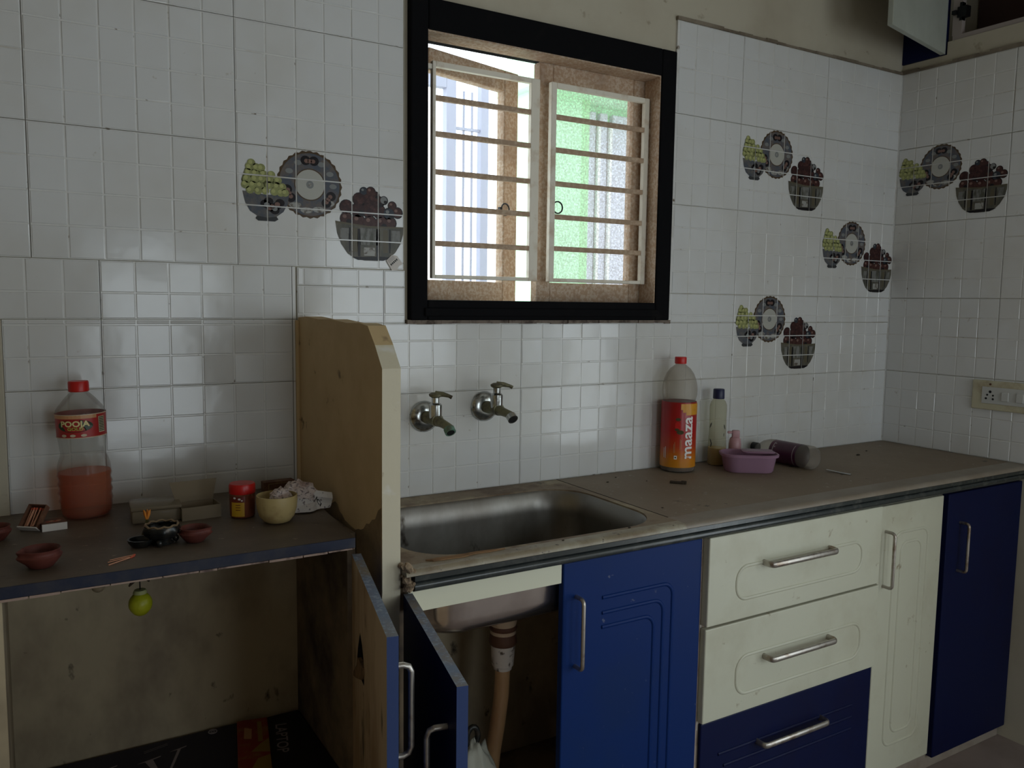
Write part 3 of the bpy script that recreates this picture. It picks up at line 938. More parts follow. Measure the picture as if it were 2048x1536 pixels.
# --- sink cabinet, double width, left door open
sc1 = thing('sink_cabinet', 'blue sink cabinet with its left door swung open', 'cabinet', (0.57, -0.27, 0.066))
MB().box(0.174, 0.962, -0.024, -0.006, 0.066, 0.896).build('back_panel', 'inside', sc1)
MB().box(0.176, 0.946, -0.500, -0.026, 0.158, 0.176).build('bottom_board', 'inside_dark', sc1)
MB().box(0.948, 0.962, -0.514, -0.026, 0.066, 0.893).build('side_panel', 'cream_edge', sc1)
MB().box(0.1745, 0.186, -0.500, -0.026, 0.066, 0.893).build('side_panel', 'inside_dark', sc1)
MB().box(0.188, 0.546, -0.518, -0.502, 0.847, 0.894, bev=0.001).build('fascia', 'cream_clean', sc1)
bd = MB().box(0.549, 0.953, YF - 0.001, -0.502, 0.070, 0.890, bev=0.003).build('door', 'blue', sc1)
handle_v(0.583, 0.655, 0.812, YF, 0.030, bd)


def hook(x0, x1, z, drop, rr=0.028):
    pts = [(x0, z)]
    for k in range(6):
        a = math.pi / 2 * k / 5
        pts.append((x1 - rr + rr * math.sin(a), z - rr + rr * math.cos(a)))
    pts.append((x1, z - drop))
    return pts


for (x1, z, dz) in ((0.862, 0.797, 0.50), (0.834, 0.762, 0.46), (0.806, 0.729, 0.42)):
    bead(hook(0.655, x1, z, dz), YF - 0.001, bd, 'blue', 0.0030, closed=False)


def open_door(name, parent, hinge, ang, mats, hole, length=0.405, z0=0.075, z1=0.89, th=0.017, side=1):
    """door leaf hinged on a vertical edge; local x runs from the hinge to the free edge, y is its thickness"""
    q = bpy.data.objects.new(name, None)
    col.objects.link(q)
    q.parent = parent
    q.location = Vector((hinge[0], hinge[1], 0)) - Vector((parent.location.x, parent.location.y, parent.location.z))
    q.rotation_euler = (0, 0, R(ang))
    return q


d2ang = -102.5
d2 = MB()
d2.add([(0, 0, 0.075), (0.400, 0, 0.075), (0.400, 0.0175, 0.075), (0, 0.0175, 0.075), (0, 0, 0.888), (0.400, 0, 0.888), (0.400, 0.0175, 0.888), (0, 0.0175, 0.888)],
       [(0, 3, 2, 1)], 0)
d2.f += [[4, 5, 6, 7], [0, 1, 5, 4], [1, 2, 6, 5], [2, 3, 7, 6], [3, 0, 4, 7]]
d2.m += [3, 0, 2, 1, 2]
dob = d2.build('door', ['navy', 'door_inside', 'blue_edge', 'blue_top'], sc1, loc=Vector((0.178, -0.5185, 0)) - sc1.location, rot=(0, 0, R(d2ang)))
dob['label'] = 'open blue door leaf under the sink'
b = MB()
c = 0.010
pts = [(0.345, 0.001, 0.80), (0.345, -0.020, 0.80), (0.345, -0.028, 0.797), (0.345, -0.032, 0.788), (0.345, -0.032, 0.66), (0.345, -0.028, 0.650), (0.345, -0.020, 0.646), (0.345, 0.001, 0.646)]
b.tube(pts, 0.0050, 8).build('handle', 'handle', dob, 60, loc=(0, 0, 0))

# --- drawer cabinet
dc = thing('drawer_cabinet', 'three drawer cabinet with two cream drawers above a blue one', 'cabinet', (1.30, -0.27, 0.066))
MB().box(0.964, 1.630, -0.512, -0.006, 0.066, 0.893).build('body', 'cream_edge', dc)
d = MB().box(0.962, 1.622, -0.536, -0.5125, 0.671, 0.8925, 0, 0.003).build('drawer', 'cream', dc)
handle_h(0.806, 1.150, 1.398, -0.536, 0.030, d)
bead(rrect(1.058, 1.540, 0.722, 0.806, 0.035, 6), -0.536, d, 'cream', 0.0026)
d = MB().box(0.962, 1.631, -0.533, -0.5125, 0.424, 0.664, 0, 0.003).build('drawer', 'cream', dc)
handle_h(0.556, 1.168, 1.415, -0.533, 0.030, d)
bead(rrect(1.072, 1.556, 0.472, 0.572, 0.038, 6), -0.533, d, 'cream', 0.0026)
d = MB().box(0.968, 1.631, -0.523, -0.5125, 0.072, 0.418, 0, 0.003).build('drawer', 'navy', dc)
handle_h(0.322, 1.168, 1.415, -0.523, 0.030, d)
for (z, x0) in ((0.325, 1.03), (0.290, 1.05), (0.255, 1.07)):
    bead([(x0, z), (1.14, z), (1.55, z)], -0.523, d, 'navy', 0.0026, closed=False)
MB().box(0.9635, 0.9665, -0.5125, -0.5120, 0.40, 0.885).build('edge_strip', 'white', dc)

# --- cream door cabinet
cc = thing('cream_cabinet', 'narrow cream cabinet with a tall moulded door beside the drawers', 'cabinet', (1.79, -0.27, 0.066))
MB().box(1.644, 1.942, -0.502, -0.006, 0.066, 0.893).build('body', 'inside_dark', cc)
d = MB().box(1.633, 1.936, -0.5225, -0.503, 0.068, 0.886, bev=0.003)
d = d.build('door', 'cream', cc)
handle_v(1.660, 0.652, 0.812, -0.5225, 0.030, d)
bead(rrect(1.705, 1.865, 0.155, 0.800, 0.03, 6), -0.5225, d, 'cream', 0.0024)
bead(rrect(1.738, 1.835, 0.190, 0.768, 0.028, 6), -0.5225, d, 'cream', 0.0024)

# --- blue end cabinet, shade put into its colour
ec = thing('end_cabinet', 'blue cabinet with painted-in shade at the right wall end of the counter', 'cabinet', (2.16, -0.27, 0.05))
MB().box(1.944, XR - 0.002, -0.500, -0.006, 0.066, 0.893).build('body', 'inside_dark', ec)
d = MB().box(1.962, XR - 0.002, -0.5225, -0.5005, 0.046, 0.886, bev=0.003).build('door', 'navy', ec)
handle_v(2.028, 0.640, 0.792, -0.5225, 0.030, d)

# --- left ledge and its open cabinet
lg = thing('ledge_shelf', 'brown laminate ledge with a worn navy front edge left of the partition', 'shelf', (-0.38, -0.245, 0.98))
MB().prism([(-0.95, -0.0005), (-0.95, -0.486), (0.0925, -0.486), (0.128, -0.0065), (0.120, -0.0005)], 0.9815, ZL, axis=2).build('board', 'ledge', lg)
MB().box(-0.95, 0.0930, -0.4895, -0.4862, 0.9840, ZL + 0.0002, bev=0.001).build('front_edge', 'ledge_edge', lg)
b = MB()
random.seed(9)
x = -0.95
while x < 0.09:
    x2 = min(x + random.uniform(0.02, 0.12), 0.0925)
    b.box(x, x2 - 0.002, -0.4892, -0.4805, 0.9795 + random.uniform(0, 0.002), 0.9838)
    x = x2
b.build('chipped_underside', 'chip', lg)

lc = thing('open_cabinet', 'open stained cabinet under the left ledge with its door hanging outward', 'cabinet', (-0.18, -0.25, 0.0))
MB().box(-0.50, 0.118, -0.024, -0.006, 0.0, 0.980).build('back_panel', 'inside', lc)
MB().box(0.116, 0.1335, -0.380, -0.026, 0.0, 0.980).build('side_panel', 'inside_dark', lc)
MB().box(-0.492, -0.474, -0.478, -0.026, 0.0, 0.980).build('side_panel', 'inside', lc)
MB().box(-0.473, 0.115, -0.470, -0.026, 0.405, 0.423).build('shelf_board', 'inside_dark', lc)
# door with a torn hole: built from strips around the hole outline
ang = -103.2
L1 = 0.402
hole = [(0.112, 0.864), (0.138, 0.852), (0.156, 0.833), (0.168, 0.816), (0.161, 0.788), (0.129, 0.784), (0.059, 0.756), (0.015, 0.741), (0.015, 0.749), (0.06, 0.781), (0.072, 0.801), (0.083, 0.824)]
z0, z1 = 0.075, 0.972


def door_frame_quads(b, yv, mi):
    """door face with the hole cut out: fan between hole and a surrounding rectangle"""
    bx0, bx1, bz0, bz1 = 0.003, 0.20, 0.72, 0.89
    for (a, c, d_, e) in ((0, bx0, z0, z1), (bx1, L1, z0, z1), (bx0, bx1, z0, bz0), (bx0, bx1, bz1, z1)):
        b.add([(a, yv, d_), (c, yv, d_), (c, yv, e), (a, yv, e)], [(0, 1, 2, 3)], mi)
    cx, cz = 0.11, 0.80
    rim = []
    for (x, z) in hole:
        dx, dz = x - cx, z - cz
        t = min(((bx1 if dx > 0 else bx0) - cx) / dx if abs(dx) > 1e-6 else 1e9, ((bz1 if dz > 0 else bz0) - cz) / dz if abs(dz) > 1e-6 else 1e9)
        rim.append([cx + dx * t, cz + dz * t])
    n_ = len(hole)
    for corner in ((bx0, bz0), (bx1, bz0), (bx0, bz1), (bx1, bz1)):
        k = min(range(n_), key=lambda i: (rim[i][0] - corner[0]) ** 2 + (rim[i][1] - corner[1]) ** 2)
        rim[k] = list(corner)
    vs = [(x, yv, z) for x, z in hole] + [(x, yv, z) for x, z in rim]
    b.add(vs, [(i, (i + 1) % n_, n_ + (i + 1) % n_, n_ + i) for i in range(n_)], mi)


b = MB()
door_frame_quads(b, -0.017, 1)
b.add([(0, 0, z0), (L1, 0, z0), (L1, 0, z1), (0, 0, z1)], [(0, 1, 2, 3)], 0)
b.add([(0, -0.017, z0), (L1, -0.017, z0), (L1, 0, z0), (0, 0, z0), (0, -0.017, z1), (L1, -0.017, z1), (L1, 0, z1), (0, 0, z1)], [(0, 1, 2, 3)], 2)
b.f += [[len(b.v) - 4, len(b.v) - 3, len(b.v) - 2, len(b.v) - 1], [len(b.v) - 7, len(b.v) - 6, len(b.v) - 2, len(b.v) - 3], [len(b.v) - 8, len(b.v) - 5, len(b.v) - 1, len(b.v) - 4]]
b.m += [3, 2, 2]
n_ = len(hole)
b.add([(x, -0.017, z) for x, z in hole] + [(x, -0.004, z) for x, z in hole], [(i, (i + 1) % n_, n_ + (i + 1) % n_, n_ + i) for i in range(n_)] + [[n_ + i for i in range(n_)]], 4)
ld = b.build('door', ['blue', 'door_inside', 'blue_edge', 'blue_top', 'void'], lc, loc=Vector((0.103, -0.4915, 0)) - lc.location, rot=(0, 0, R(ang)), fix=False)
ld['label'] = 'open door leaf with a torn hole in its stained inner face'
b = MB()
b.prism([hole[3], hole[5], hole[6], hole[7], hole[8], hole[9], hole[10]], -0.0165, -0.0095, axis=1)
b.build('torn_fibre', 'fibre', ld, loc=(0, 0, 0))
b = MB()
pts = [(0.352, -0.001, 0.905), (0.352, 0.016, 0.905), (0.352, 0.024, 0.902), (0.352, 0.028, 0.894), (0.352, 0.028, 0.775), (0.352, 0.024, 0.766), (0.352, 0.016, 0.762), (0.352, -0.001, 0.762)]
b.tube(pts, 0.0050, 8).build('handle', 'handle', ld, 60, loc=(0, 0, 0))
# ================================================================== LOFT CABINET, upper right
lf = thing('loft_cabinet', 'wall loft cabinet above the tiles with one leaf swung open', 'cabinet', (2.4, -0.3, 2.325))
MB().box(XR + 0.01, 2.84, -1.59, -0.175, 2.368, 2.384).build('frame_bottom', 'pinkwood', lf)
MB().box(XR + 0.01, XR + 0.03, -0.205, -0.172, 2.384, 2.749).build('frame_post', 'pinkwood', lf)
MB().box(2.83, 2.848, -1.59, 0.0, 2.385, 2.749).build('back_panel', 'loft_in', lf)
MB().box(XR + 0.002, XR + 0.02, -0.155, 0.0065, 2.326, 2.749).build('closed_leaf', 'navy', lf)
b = MB()
b.box(0, 0.44, -0.018, 0.0, 2.326, 2.745, 0, 0.002)
ol = b.build('open_leaf', 'loft_leaf', lf, loc=Vector((XR + 0.002, -0.158, 0)) - lf.location, rot=(0, 0, R(192)))
ol['label'] = 'pale inner face of the open loft leaf'
b = MB()
b.box(XR - 0.006, XR + 0.03, -0.190, -0.176, 2.452, 2.464).box(XR + 0.004, XR + 0.03, -0.222, -0.190, 2.440, 2.475).box(XR + 0.008, XR + 0.028, -0.205, -0.196, 2.43, 2.49)
b.build('hinge', 'black_metal', lf)
b = MB()
b.tube([(0.412, 0.001, 2.50), (0.412, 0.026, 2.497), (0.412, 0.03, 2.49), (0.412, 0.03, 2.40 + 0.05), (0.412, 0.026, 2.442), (0.412, 0.001, 2.44)], 0.005, 8)
b.build('handle', 'handle', ol, 60, loc=(0, 0, 0))

# ================================================================== SOCKET
so = thing('wall_socket', 'ivory wall plate with a five pin socket and switches', 'socket', (XR, -0.45, 1.105))
MB().box(XR - 0.010, XR + 0.001, -0.62, -0.338, 1.106, 1.205, bev=0.004).build('plate', 'ivory', so)
MB().box(XR - 0.0125, XR - 0.0095, -0.60, -0.374, 1.128, 1.184, bev=0.001).build('insert', 'switch', so)
for (dy, dz, r_) in ((0.0, 0.012, 0.0046), (-0.010, 0.0, 0.0033), (0.009, 0.001, 0.0033), (-0.0105, -0.012, 0.0036), (0.0125, -0.011, 0.0036)):
    MB().lathe([(r_, 0.0), (r_, 0.002)], 12, T=Matrix.Translation((XR - 0.0132, -0.402 + dy, 1.156 + dz)) @ Matrix.Rotation(R(90), 4, 'Y')).build('pin_hole', 'black', so)
for y in (-0.452, -0.50):
    MB().box(XR - 0.0165, XR - 0.012, y - 0.012, y + 0.012, 1.140, 1.170, bev=0.002).build('rocker', 'switch', so)
MB().lathe([(0.0035, 0.0), (0.0035, 0.002)], 10, T=Matrix.Translation((XR - 0.0118, -0.400, 1.193)) @ Matrix.Rotation(R(90), 4, 'Y')).build('screw', 'rust', so)


# ================================================================== TAPS
def tap(x, z, label, yaw, spout_mat, tilt):
    t = thing('water_tap', label, 'tap', (x, 0, z), 0)
    T = Matrix.Rotation(R(90), 4, 'X')
    MB().lathe([(0.041, 0.0), (0.040, 0.006), (0.033, 0.012), (0.022, 0.015), (0.017, 0.016)], 32, T=T).build('flange', 'chrome', t, 40, loc=(0, 0, 0))
    b = MB()
    b.lathe([(0.014, 0.014), (0.0165, 0.02), (0.0165, 0.034), (0.0145, 0.038), (0.0145, 0.066), (0.016, 0.068), (0.016, 0.082)], 20, T=T)
    b.build('body', 'brass', t, 40, loc=(0, 0, 0))
    T2 = Matrix.Translation((0, -0.068, 0))
    MB().lathe([(0.0155, 0.004), (0.0165, 0.008), (0.0165, 0.038), (0.0125, 0.042), (0.0095, 0.043), (0.0095, 0.058)], 20, T=T2).build('bonnet', 'chrome', t, 40, loc=(0, 0, 0))
    b = MB()
    b.lathe([(0.010, 0.056), (0.016, 0.060), (0.017, 0.065), (0.010, 0.069), (0.0, 0.070)], 20, T=T2)
    a = R(yaw)
    d_ = Vector((math.cos(a), math.sin(a), 0))
    p = Vector((0, -0.068, 0.065))
    b.tube([p, p + d_ * 0.018 + Vector((0, 0, 0.0)), p + d_ * 0.034 + Vector((0, 0, -0.004)), p + d_ * 0.042 + Vector((0, 0, -0.008))], 0.004, 8, rad=[0.0085, 0.0065, 0.0045, 0.005])
    b.build('lever', 'brass', t, 40, loc=(0, 0, 0))
    b = MB()
    p = Vector((0, -0.076, -0.001))
    q = [p, p + Vector((0.002, -0.022, -0.006 * tilt)), p + Vector((0.004, -0.044, -0.013 * tilt)), p + Vector((0.005, -0.056, -0.020 * tilt)), p + Vector((0.005, -0.062, -0.030 * tilt))]
    b.tube(q, 0.010, 14, rad=[0.0145, 0.0115, 0.0105, 0.0115, 0.0125])
    b.build('spout', 'brass', t, 60, loc=(0, 0, 0))
    e = q[-1]
    dn = (q[-1] - q[-2]).normalized()
    b = MB()
    b.tube([e - dn * 0.006, e + dn * 0.008], 0.0138, 14, 0)
    b.tube([e + dn * 0.0078, e + dn * 0.0086], 0.0100, 14, 1)
    b.build('nozzle', [spout_mat, 'black'], t, 40, loc=(0, 0, 0))
    return t


tap(0.462, 1.149, 'tarnished wall tap nearer the partition with a green scaled nozzle', -35, 'verdigris', 0.55)
tap(0.640, 1.166, 'tarnished wall tap further from the partition with a grey nozzle', -20, 'chrome', 0.42)


# ================================================================== PRINTED FRUIT MOTIFS ON THE TILES
def clip_rect(poly, x0, x1, y0, y1):
    def cut(ps, inside, inter):
        out = []
        for i in range(len(ps)):
            a, c = ps[i - 1], ps[i]
            ia, ic = inside(a), inside(c)
            if ic:
                if not ia:
                    out.append(inter(a, c))
                out.append(c)
            elif ia:
                out.append(inter(a, c))
        return out
    ps = poly
    for k, v, s in ((0, x0, 1), (0, x1, -1), (1, y0, 1), (1, y1, -1)):
        if not ps:
            return ps

        def inter(a, c, k=k, v=v):
            t = (v - a[k]) / (c[k] - a[k])
            return (a[0] + (c[0] - a[0]) * t, a[1] + (c[1] - a[1]) * t)
        ps = cut(ps, lambda p, k=k, v=v, s=s: s * (p[k] - v) >= 0, inter)
    return ps


def motif_layers():
    """printed shapes in millimetres on one 405 x 270 tile: (part, material, polygon, layer)"""
    L = []
    random.seed(21)
    # plate
    cx, cy, r = 167, 191, 77
    sca = [(cx + (r + 1.6 * math.cos(28 * t)) * math.cos(t), cy + (r + 1.6 * math.cos(28 * t)) * math.sin(t)) for t in [2 * math.pi * i / 112 for i in range(112)]]
    L.append(('plate', 'p_edge', sca, 1))
    L.append(('plate', 'p_plate', ellipse(cx, cy, r - 5, r - 5, 40), 2))
    for a in (210, 235, 262, 290, 318):
        L.append(('plate', 'p_pale', ellipse(cx + 60 * math.cos(R(a)), cy + 60 * math.sin(R(a)), 15, 7, 14, 0), 3))
    for a in (90, 325, 205):
        ux, uy = math.cos(R(a)), math.sin(R(a))
        px_, py_ = -uy, ux
        for s in (-1, 1):
            L.append(('plate', 'p_black', ellipse(cx + 55 * ux + s * 10 * px_, cy + 55 * uy + s * 10 * py_, 12, 11, 14), 4))
        for s in (-1, 0, 1):
            L.append(('plate', 'p_rose', ellipse(cx + 54 * ux + s * 8 * px_, cy + 54 * uy + s * 8 * py_, 5.5, 5, 10), 5))
    for a in (30, 150, 60, 120, 0):
        L.append(('plate', 'p_grey', ellipse(cx + 56 * math.cos(R(a)), cy + 56 * math.sin(R(a)), 9, 6, 12), 3))
    L.append(('plate', 'p_edge', ellipse(cx, cy, 37, 37, 36), 5))
    L.append(('plate', 'p_mid', ellipse(cx, cy, 34.5, 34.5, 36), 6))
    L.append(('plate', 'p_grey', ellipse(cx, cy, 9, 9, 16), 7))
    L.append(('plate', 'p_pale', ellipse(cx, cy, 4, 4, 12), 8))
    # grape bowl
    bowl = [(12, 166), (18, 140), (28, 122), (44, 112), (40, 106), (46, 101), (84, 101), (92, 106), (88, 112), (104, 124), (114, 142), (118, 166), (66, 160)]
    L.append(('grape_bowl', 'p_bowl', bowl, 9))
    L.append(('grape_bowl', 'p_foot', [(44, 112), (40, 106), (46, 101), (84, 101), (92, 106), (88, 112), (66, 109)], 10))
    for (x, y) in ((62, 140), (74, 132), (88, 136), (96, 144), (70, 146), (84, 126)):
        L.append(('grape_bowl', 'p_black', ellipse(x, y, 11, 9, 12), 11))
    for (x, y, mm) in ((66, 138, 'p_grey'), (78, 134, 'p_rose'), (90, 140, 'p_rose'), (84, 130, 'p_grey'), (72, 131, 'p_rose')):
        L.append(('grape_bowl', mm, ellipse(x, y, 6.5, 5.5, 10), 12))
    # grapes
    k = 0
    base = [(14, 176), (98, 176), (88, 196), (60, 205), (48, 224), (30, 230), (18, 214), (10, 190)]
    L.append(('grapes', 'p_grape3', base, 10))
    for (y, xs) in ((168, (30, 46, 64, 82, 98, 110)), (181, (18, 34, 52, 70, 88, 104)), (194, (22, 38, 56, 74, 92)), (207, (26, 42, 58, 76)), (219, (26, 42, 54)), (229, (34,))):
        for x in xs:
            x += random.uniform(-2, 2)
            L.append(('grapes', 'p_grape', ellipse(x, y + random.uniform(-2, 2), 9.2, 8.8, 14), 11 + k % 2))
            L.append(('grapes', 'p_grape2', ellipse(x - 2, y + 1.5, 4.6, 4.6, 10), 13))
            k += 1
    # dark fruit bowl
    gb = [(228, 112), (232, 84), (242, 58), (258, 36), (276, 24), (300, 20), (336, 20), (362, 25), (382, 42), (396, 64), (403, 88), (406, 106), (360, 104), (310, 104)]
    gb = [(min(x, 403.5), y) for x, y in gb]
    L.append(('fruit_bowl', 'p_glass', gb, 9))
    for (x0, x1, y0, y1, mm) in ((240, 262, 66, 96, 'p_glass2'), (290, 340, 58, 98, 'p_glass2'), (372, 394, 70, 96, 'p_glass2'), (268, 284, 40, 98, 'p_gold'), (350, 362, 40, 96, 'p_gold'),
                                 (300, 328, 32, 52, 'p_pale'), (332, 340, 26, 98, 'p_black'), (284, 290, 30, 96, 'p_black'), (262, 265, 40, 98, 'p_black'), (366, 369, 40, 98, 'p_black')):
        L.append(('fruit_bowl', mm, [(x0, y0), (x1, y0), (x1 + 1, (y0 + y1) / 2), (x1, y1), (x0, y1), (x0 - 1, (y0 + y1) / 2)], 10))
    L.append(('fruit_bowl', 'p_black', [(268, 28), (284, 21), (350, 21), (372, 30), (340, 31), (300, 29)], 11))
    L.append(('fruit_bowl', 'p_gold', [(228, 112), (310, 104), (406, 106), (403, 102), (310, 100.5), (229, 107)], 11))
    # fruits
    fr = [(256, 118, 17, 'p_fruit2'), (286, 114, 18, 'p_fruit2'), (316, 112, 18, 'p_fruit2'), (346, 112, 18, 'p_fruit2'), (370, 114, 16, 'p_fruit2'),
          (256, 146, 18, 'p_fruit'), (286, 140, 19, 'p_fruit'), (312, 142, 19, 'p_fruit'), (340, 140, 18, 'p_fruit'), (366, 136, 16, 'p_fruit3'),
          (288, 166, 17, 'p_fruit'), (312, 168, 18, 'p_fruit'), (336, 162, 17, 'p_fruit'), (300, 186, 11, 'p_fruit3'), (318, 186, 13, 'p_fruit2'), (330, 178, 11, 'p_fruit'),
          (388, 140, 14.5, 'p_fruit2'), (374, 156, 12, 'p_fruit2'), (352, 168, 11, 'p_p')]
    for i, (x, y, r_, mm) in enumerate(fr):
        mm = 'p_grey' if mm == 'p_p' else mm
        L.append(('fruits', 'p_black', ellipse(x, y, r_, r_, 16), 6 + (i % 2) * 0.3))
        L.append(('fruits', mm, ellipse(x - 0.6, y + 0.6, r_ - 2.2, r_ - 2.2, 16), 7 + (i % 5) * 0.25))
        L.append(('fruits', 'p_rose' if mm == 'p_fruit2' else ('p_grey' if mm in ('p_fruit3', 'p_grey') else 'p_fruit2'), ellipse(x - 0.30 * r_, y + 0.34 * r_, r_ * 0.30, r_ * 0.26, 10), 8.6))
        if i % 3 == 0:
            L.append(('fruits', 'p_black', ellipse(x + 0.35 * r_, y - 0.35 * r_, r_ * 0.42, r_ * 0.36, 10), 8.5))
    return L


LAYERS = motif_layers()
PARTS = {}
for (p_, mm, poly, ly) in LAYERS:
    PARTS.setdefault(p_, []).append((mm, poly, ly))
MOTIF = {}
for p_, items in PARTS.items():
    mats = sorted({i[0] for i in items})
    b = MB()
    for (mm, poly, ly) in items:
        for i in range(6):
            for j in range(4):
                g = 1.5
                c = clip_rect(poly, i * 67.5 + g, (i + 1) * 67.5 - g, j * 67.5 + g, (j + 1) * 67.5 - g)
                if len(c) >= 3:
                    yy = 0.0003 - 0.00011 * ly
                    b.add([(x / 1000, yy, z / 1000) for x, z in c], [list(range(len(c)))], mats.index(mm))
    me = bpy.data.meshes.new(p_)
    me.from_pydata([tuple(v) for v in b.v], [], b.f)
    for k in mats:
        me.materials.append(M[k])
    me.polygons.foreach_set('material_index', b.m)
    me.update()
    MOTIF[p_] = me


def motif(loc, rotz, label):
    t = thing('fruit_motif', label, 'wall print', loc, rotz, 'plate and fruit prints on the tiles')
    for p_, me in MOTIF.items():
        o = bpy.data.objects.new(p_, me)
        col.objects.link(o)
        o.parent = t


motif((0.0, 0, VL), 0, 'plate and fruit bowl print on the tile left of the window')
motif((UR + 2 * TW, 0, VR + 2 * TH), 0, 'topmost plate and fruit bowl print on the window wall, right of the window')
motif((UR + 3 * TW, 0, VR + TH), 0, 'plate and fruit bowl print on the window wall touching the room corner')
motif((UR + 2 * TW, 0, VR), 0, 'lowest plate and fruit bowl print, above the lying bottle')
motif((XR, 0, VR + 2 * TH), R(-90), 'plate and fruit bowl print on the right wall above the socket')

# torn paper sticker below the left print
st = MB()
T = Matrix.Translation((0.378, -0.0026, 1.541)) @ Matrix.Rotation(R(-41), 4, 'Y')
st.prism([(-0.017, -0.011), (-0.006, -0.019), (0.004, -0.015), (0.016, -0.017), (0.017, 0.008), (0.008, 0.018), (-0.013, 0.017)], -0.0004, 0.0004, axis=1, T=T)
sticker = tag(st.build('paper_sticker', 'card_white'), 'small torn grey paper sticker on the tile beside the black window frame', 'sticker')
b = MB()
for k in range(5):
    b.add([T @ Vector(p) for p in ((-0.011 + k * 0.0048, -0.0008, -0.001), (-0.0075 + k * 0.0048, -0.0008, -0.001), (-0.0075 + k * 0.0048, -0.0008, 0.004), (-0.011 + k * 0.0048, -0.0008, 0.004))], [(0, 1, 2, 3)])
for k in range(4):
    z = 0.007 + k * 0.0025
    b.add([T @ Vector(p) for p in ((-0.011, -0.0008, z), (0.009, -0.0008, z), (0.009, -0.0008, z + 0.0007), (-0.011, -0.0008, z + 0.0007))], [(0, 1, 2, 3)], 1)
b.build('print', ['black_print', 'grey_print'], sticker)


# ================================================================== BOTTLES ON THE COUNTER
CAMXY = Vector((-0.4417, -1.9359))


def face_cam(x, y):
    d_ = CAMXY - Vector((x, y))
    return math.atan2(d_.y, d_.x) + math.pi / 2


# orange mango drink bottle
t = thing('drink_bottle', 'tall drink bottle with a red and orange maaza label and red cap', 'bottle', (1.290, -0.058, HC), face_cam(1.290, -0.055))
prof = [(0.040, 0.001), (0.050, 0.004), (0.053, 0.014), (0.0525, 0.02), (0.0522, 0.10), (0.0525, 0.205), (0.0505, 0.212), (0.0485, 0.217), (0.0495, 0.222), (0.0525, 0.235), (0.0530, 0.248), (0.0520, 0.263),
        (0.0480, 0.282), (0.041, 0.299), (0.031, 0.313), (0.020, 0.322), (0.0150, 0.326), (0.0150, 0.330)]
MB().lathe(prof, 40, cap1=False).build('shell', 'pet_dusty', t, 50, loc=(0, 0, 0))
MB().lathe([(0.039, 0.0025), (0.049, 0.0055), (0.0515, 0.014), (0.0515, 0.016), (0.0, 0.0162)], 32).build('dregs', 'dregs', t, 40, loc=(0, 0, 0))
MB().lathe([(0.0172, 0.328), (0.0178, 0.330), (0.0178, 0.346), (0.0165, 0.3485), (0.0, 0.3488)], 28).build('cap', 'red', t, 40, loc=(0, 0, 0))
b = MB()
b.lathe([(0.0538, 0.0), (0.0534, 0.10), (0.0537, 0.190), (0.0516, 0.198)], 48, cap0=False, cap1=False)
lb = b.build('label', 'mango_label', t, 50, loc=(0, 0, 0.0165))
b = MB()
r_ = 0.0541
for (x0, x1, y0, y1) in ((0.006, 0.085, 0.176, 0.194), (0.012, 0.085, 0.168, 0.176), (0.022, 0.085, 0.160, 0.168)):
    wrap_rect(b, r_ if y1 < 0.19 else 0.0541, x0, x1, y0, y1, 0, 10)
b.build('yellow_corner', 'mango_yellow', lb, loc=(0, 0, 0))
vs, fs = text_geo('maaza', 0.050, 0.0009)
xs = [p[0] for p in vs]
sc_ = 0.128 / (max(xs) - min(xs))
rv = [(-(y) * 1.0 + 0.030, x * sc_ + 0.091) for x, y in vs]
b = MB()
b.add(wrap(rv, 0.0547), [f[:] for f in fs], 0)
b.build('lettering', 'white_print', lb, loc=(0, 0, 0), fix=False)
for (x, y, s) in ((-0.001, 0.147, 0.008), (0.006, 0.108, 0.011), (-0.004, 0.116, 0.007)):
    MB().add(wrap(ellipse(x, y, s, s * 0.6, 10), 0.0546), [list(range(10))]).build('leaf_emblem', 'olive', lb, loc=(0, 0, 0), fix=False)
MB().add(wrap(ellipse(-0.002, 0.128, 0.009, 0.012, 12), 0.0545), [list(range(12))]).build('fruit_emblem', 'red', lb, loc=(0, 0, 0), fix=False)
b = MB()
wrap_rect(b, 0.0546, -0.011, -0.002, 0.026, 0.037, 0, 2)
vm = b.build('square_mark', 'white_print', lb, loc=(0, 0, 0), fix=False)
MB().add(wrap(ellipse(-0.0065, 0.0315, 0.0024, 0.0024, 10), 0.0549), [list(range(10))]).build('mark_dot', 'black_print', lb, loc=(0, 0, 0), fix=False)
for (x0, y0, y1, mm) in ((-0.013, 0.045, 0.072, 'label_orange'), (-0.010, 0.045, 0.078, 'label_orange'), (0.006, 0.055, 0.088, 'label_orange'), (0.009, 0.058, 0.085, 'label_orange'), (-0.047, 0.028, 0.058, 'white_print'), (-0.041, 0.026, 0.062, 'white_print')):
    b = MB()
    wrap_rect(b, 0.0546, x0, x0 + (0.002 if mm == 'white_print' else 0.0012), y0, y1, 0, 1)
    b.build('small_print', mm, lb, loc=(0, 0, 0), fix=False)

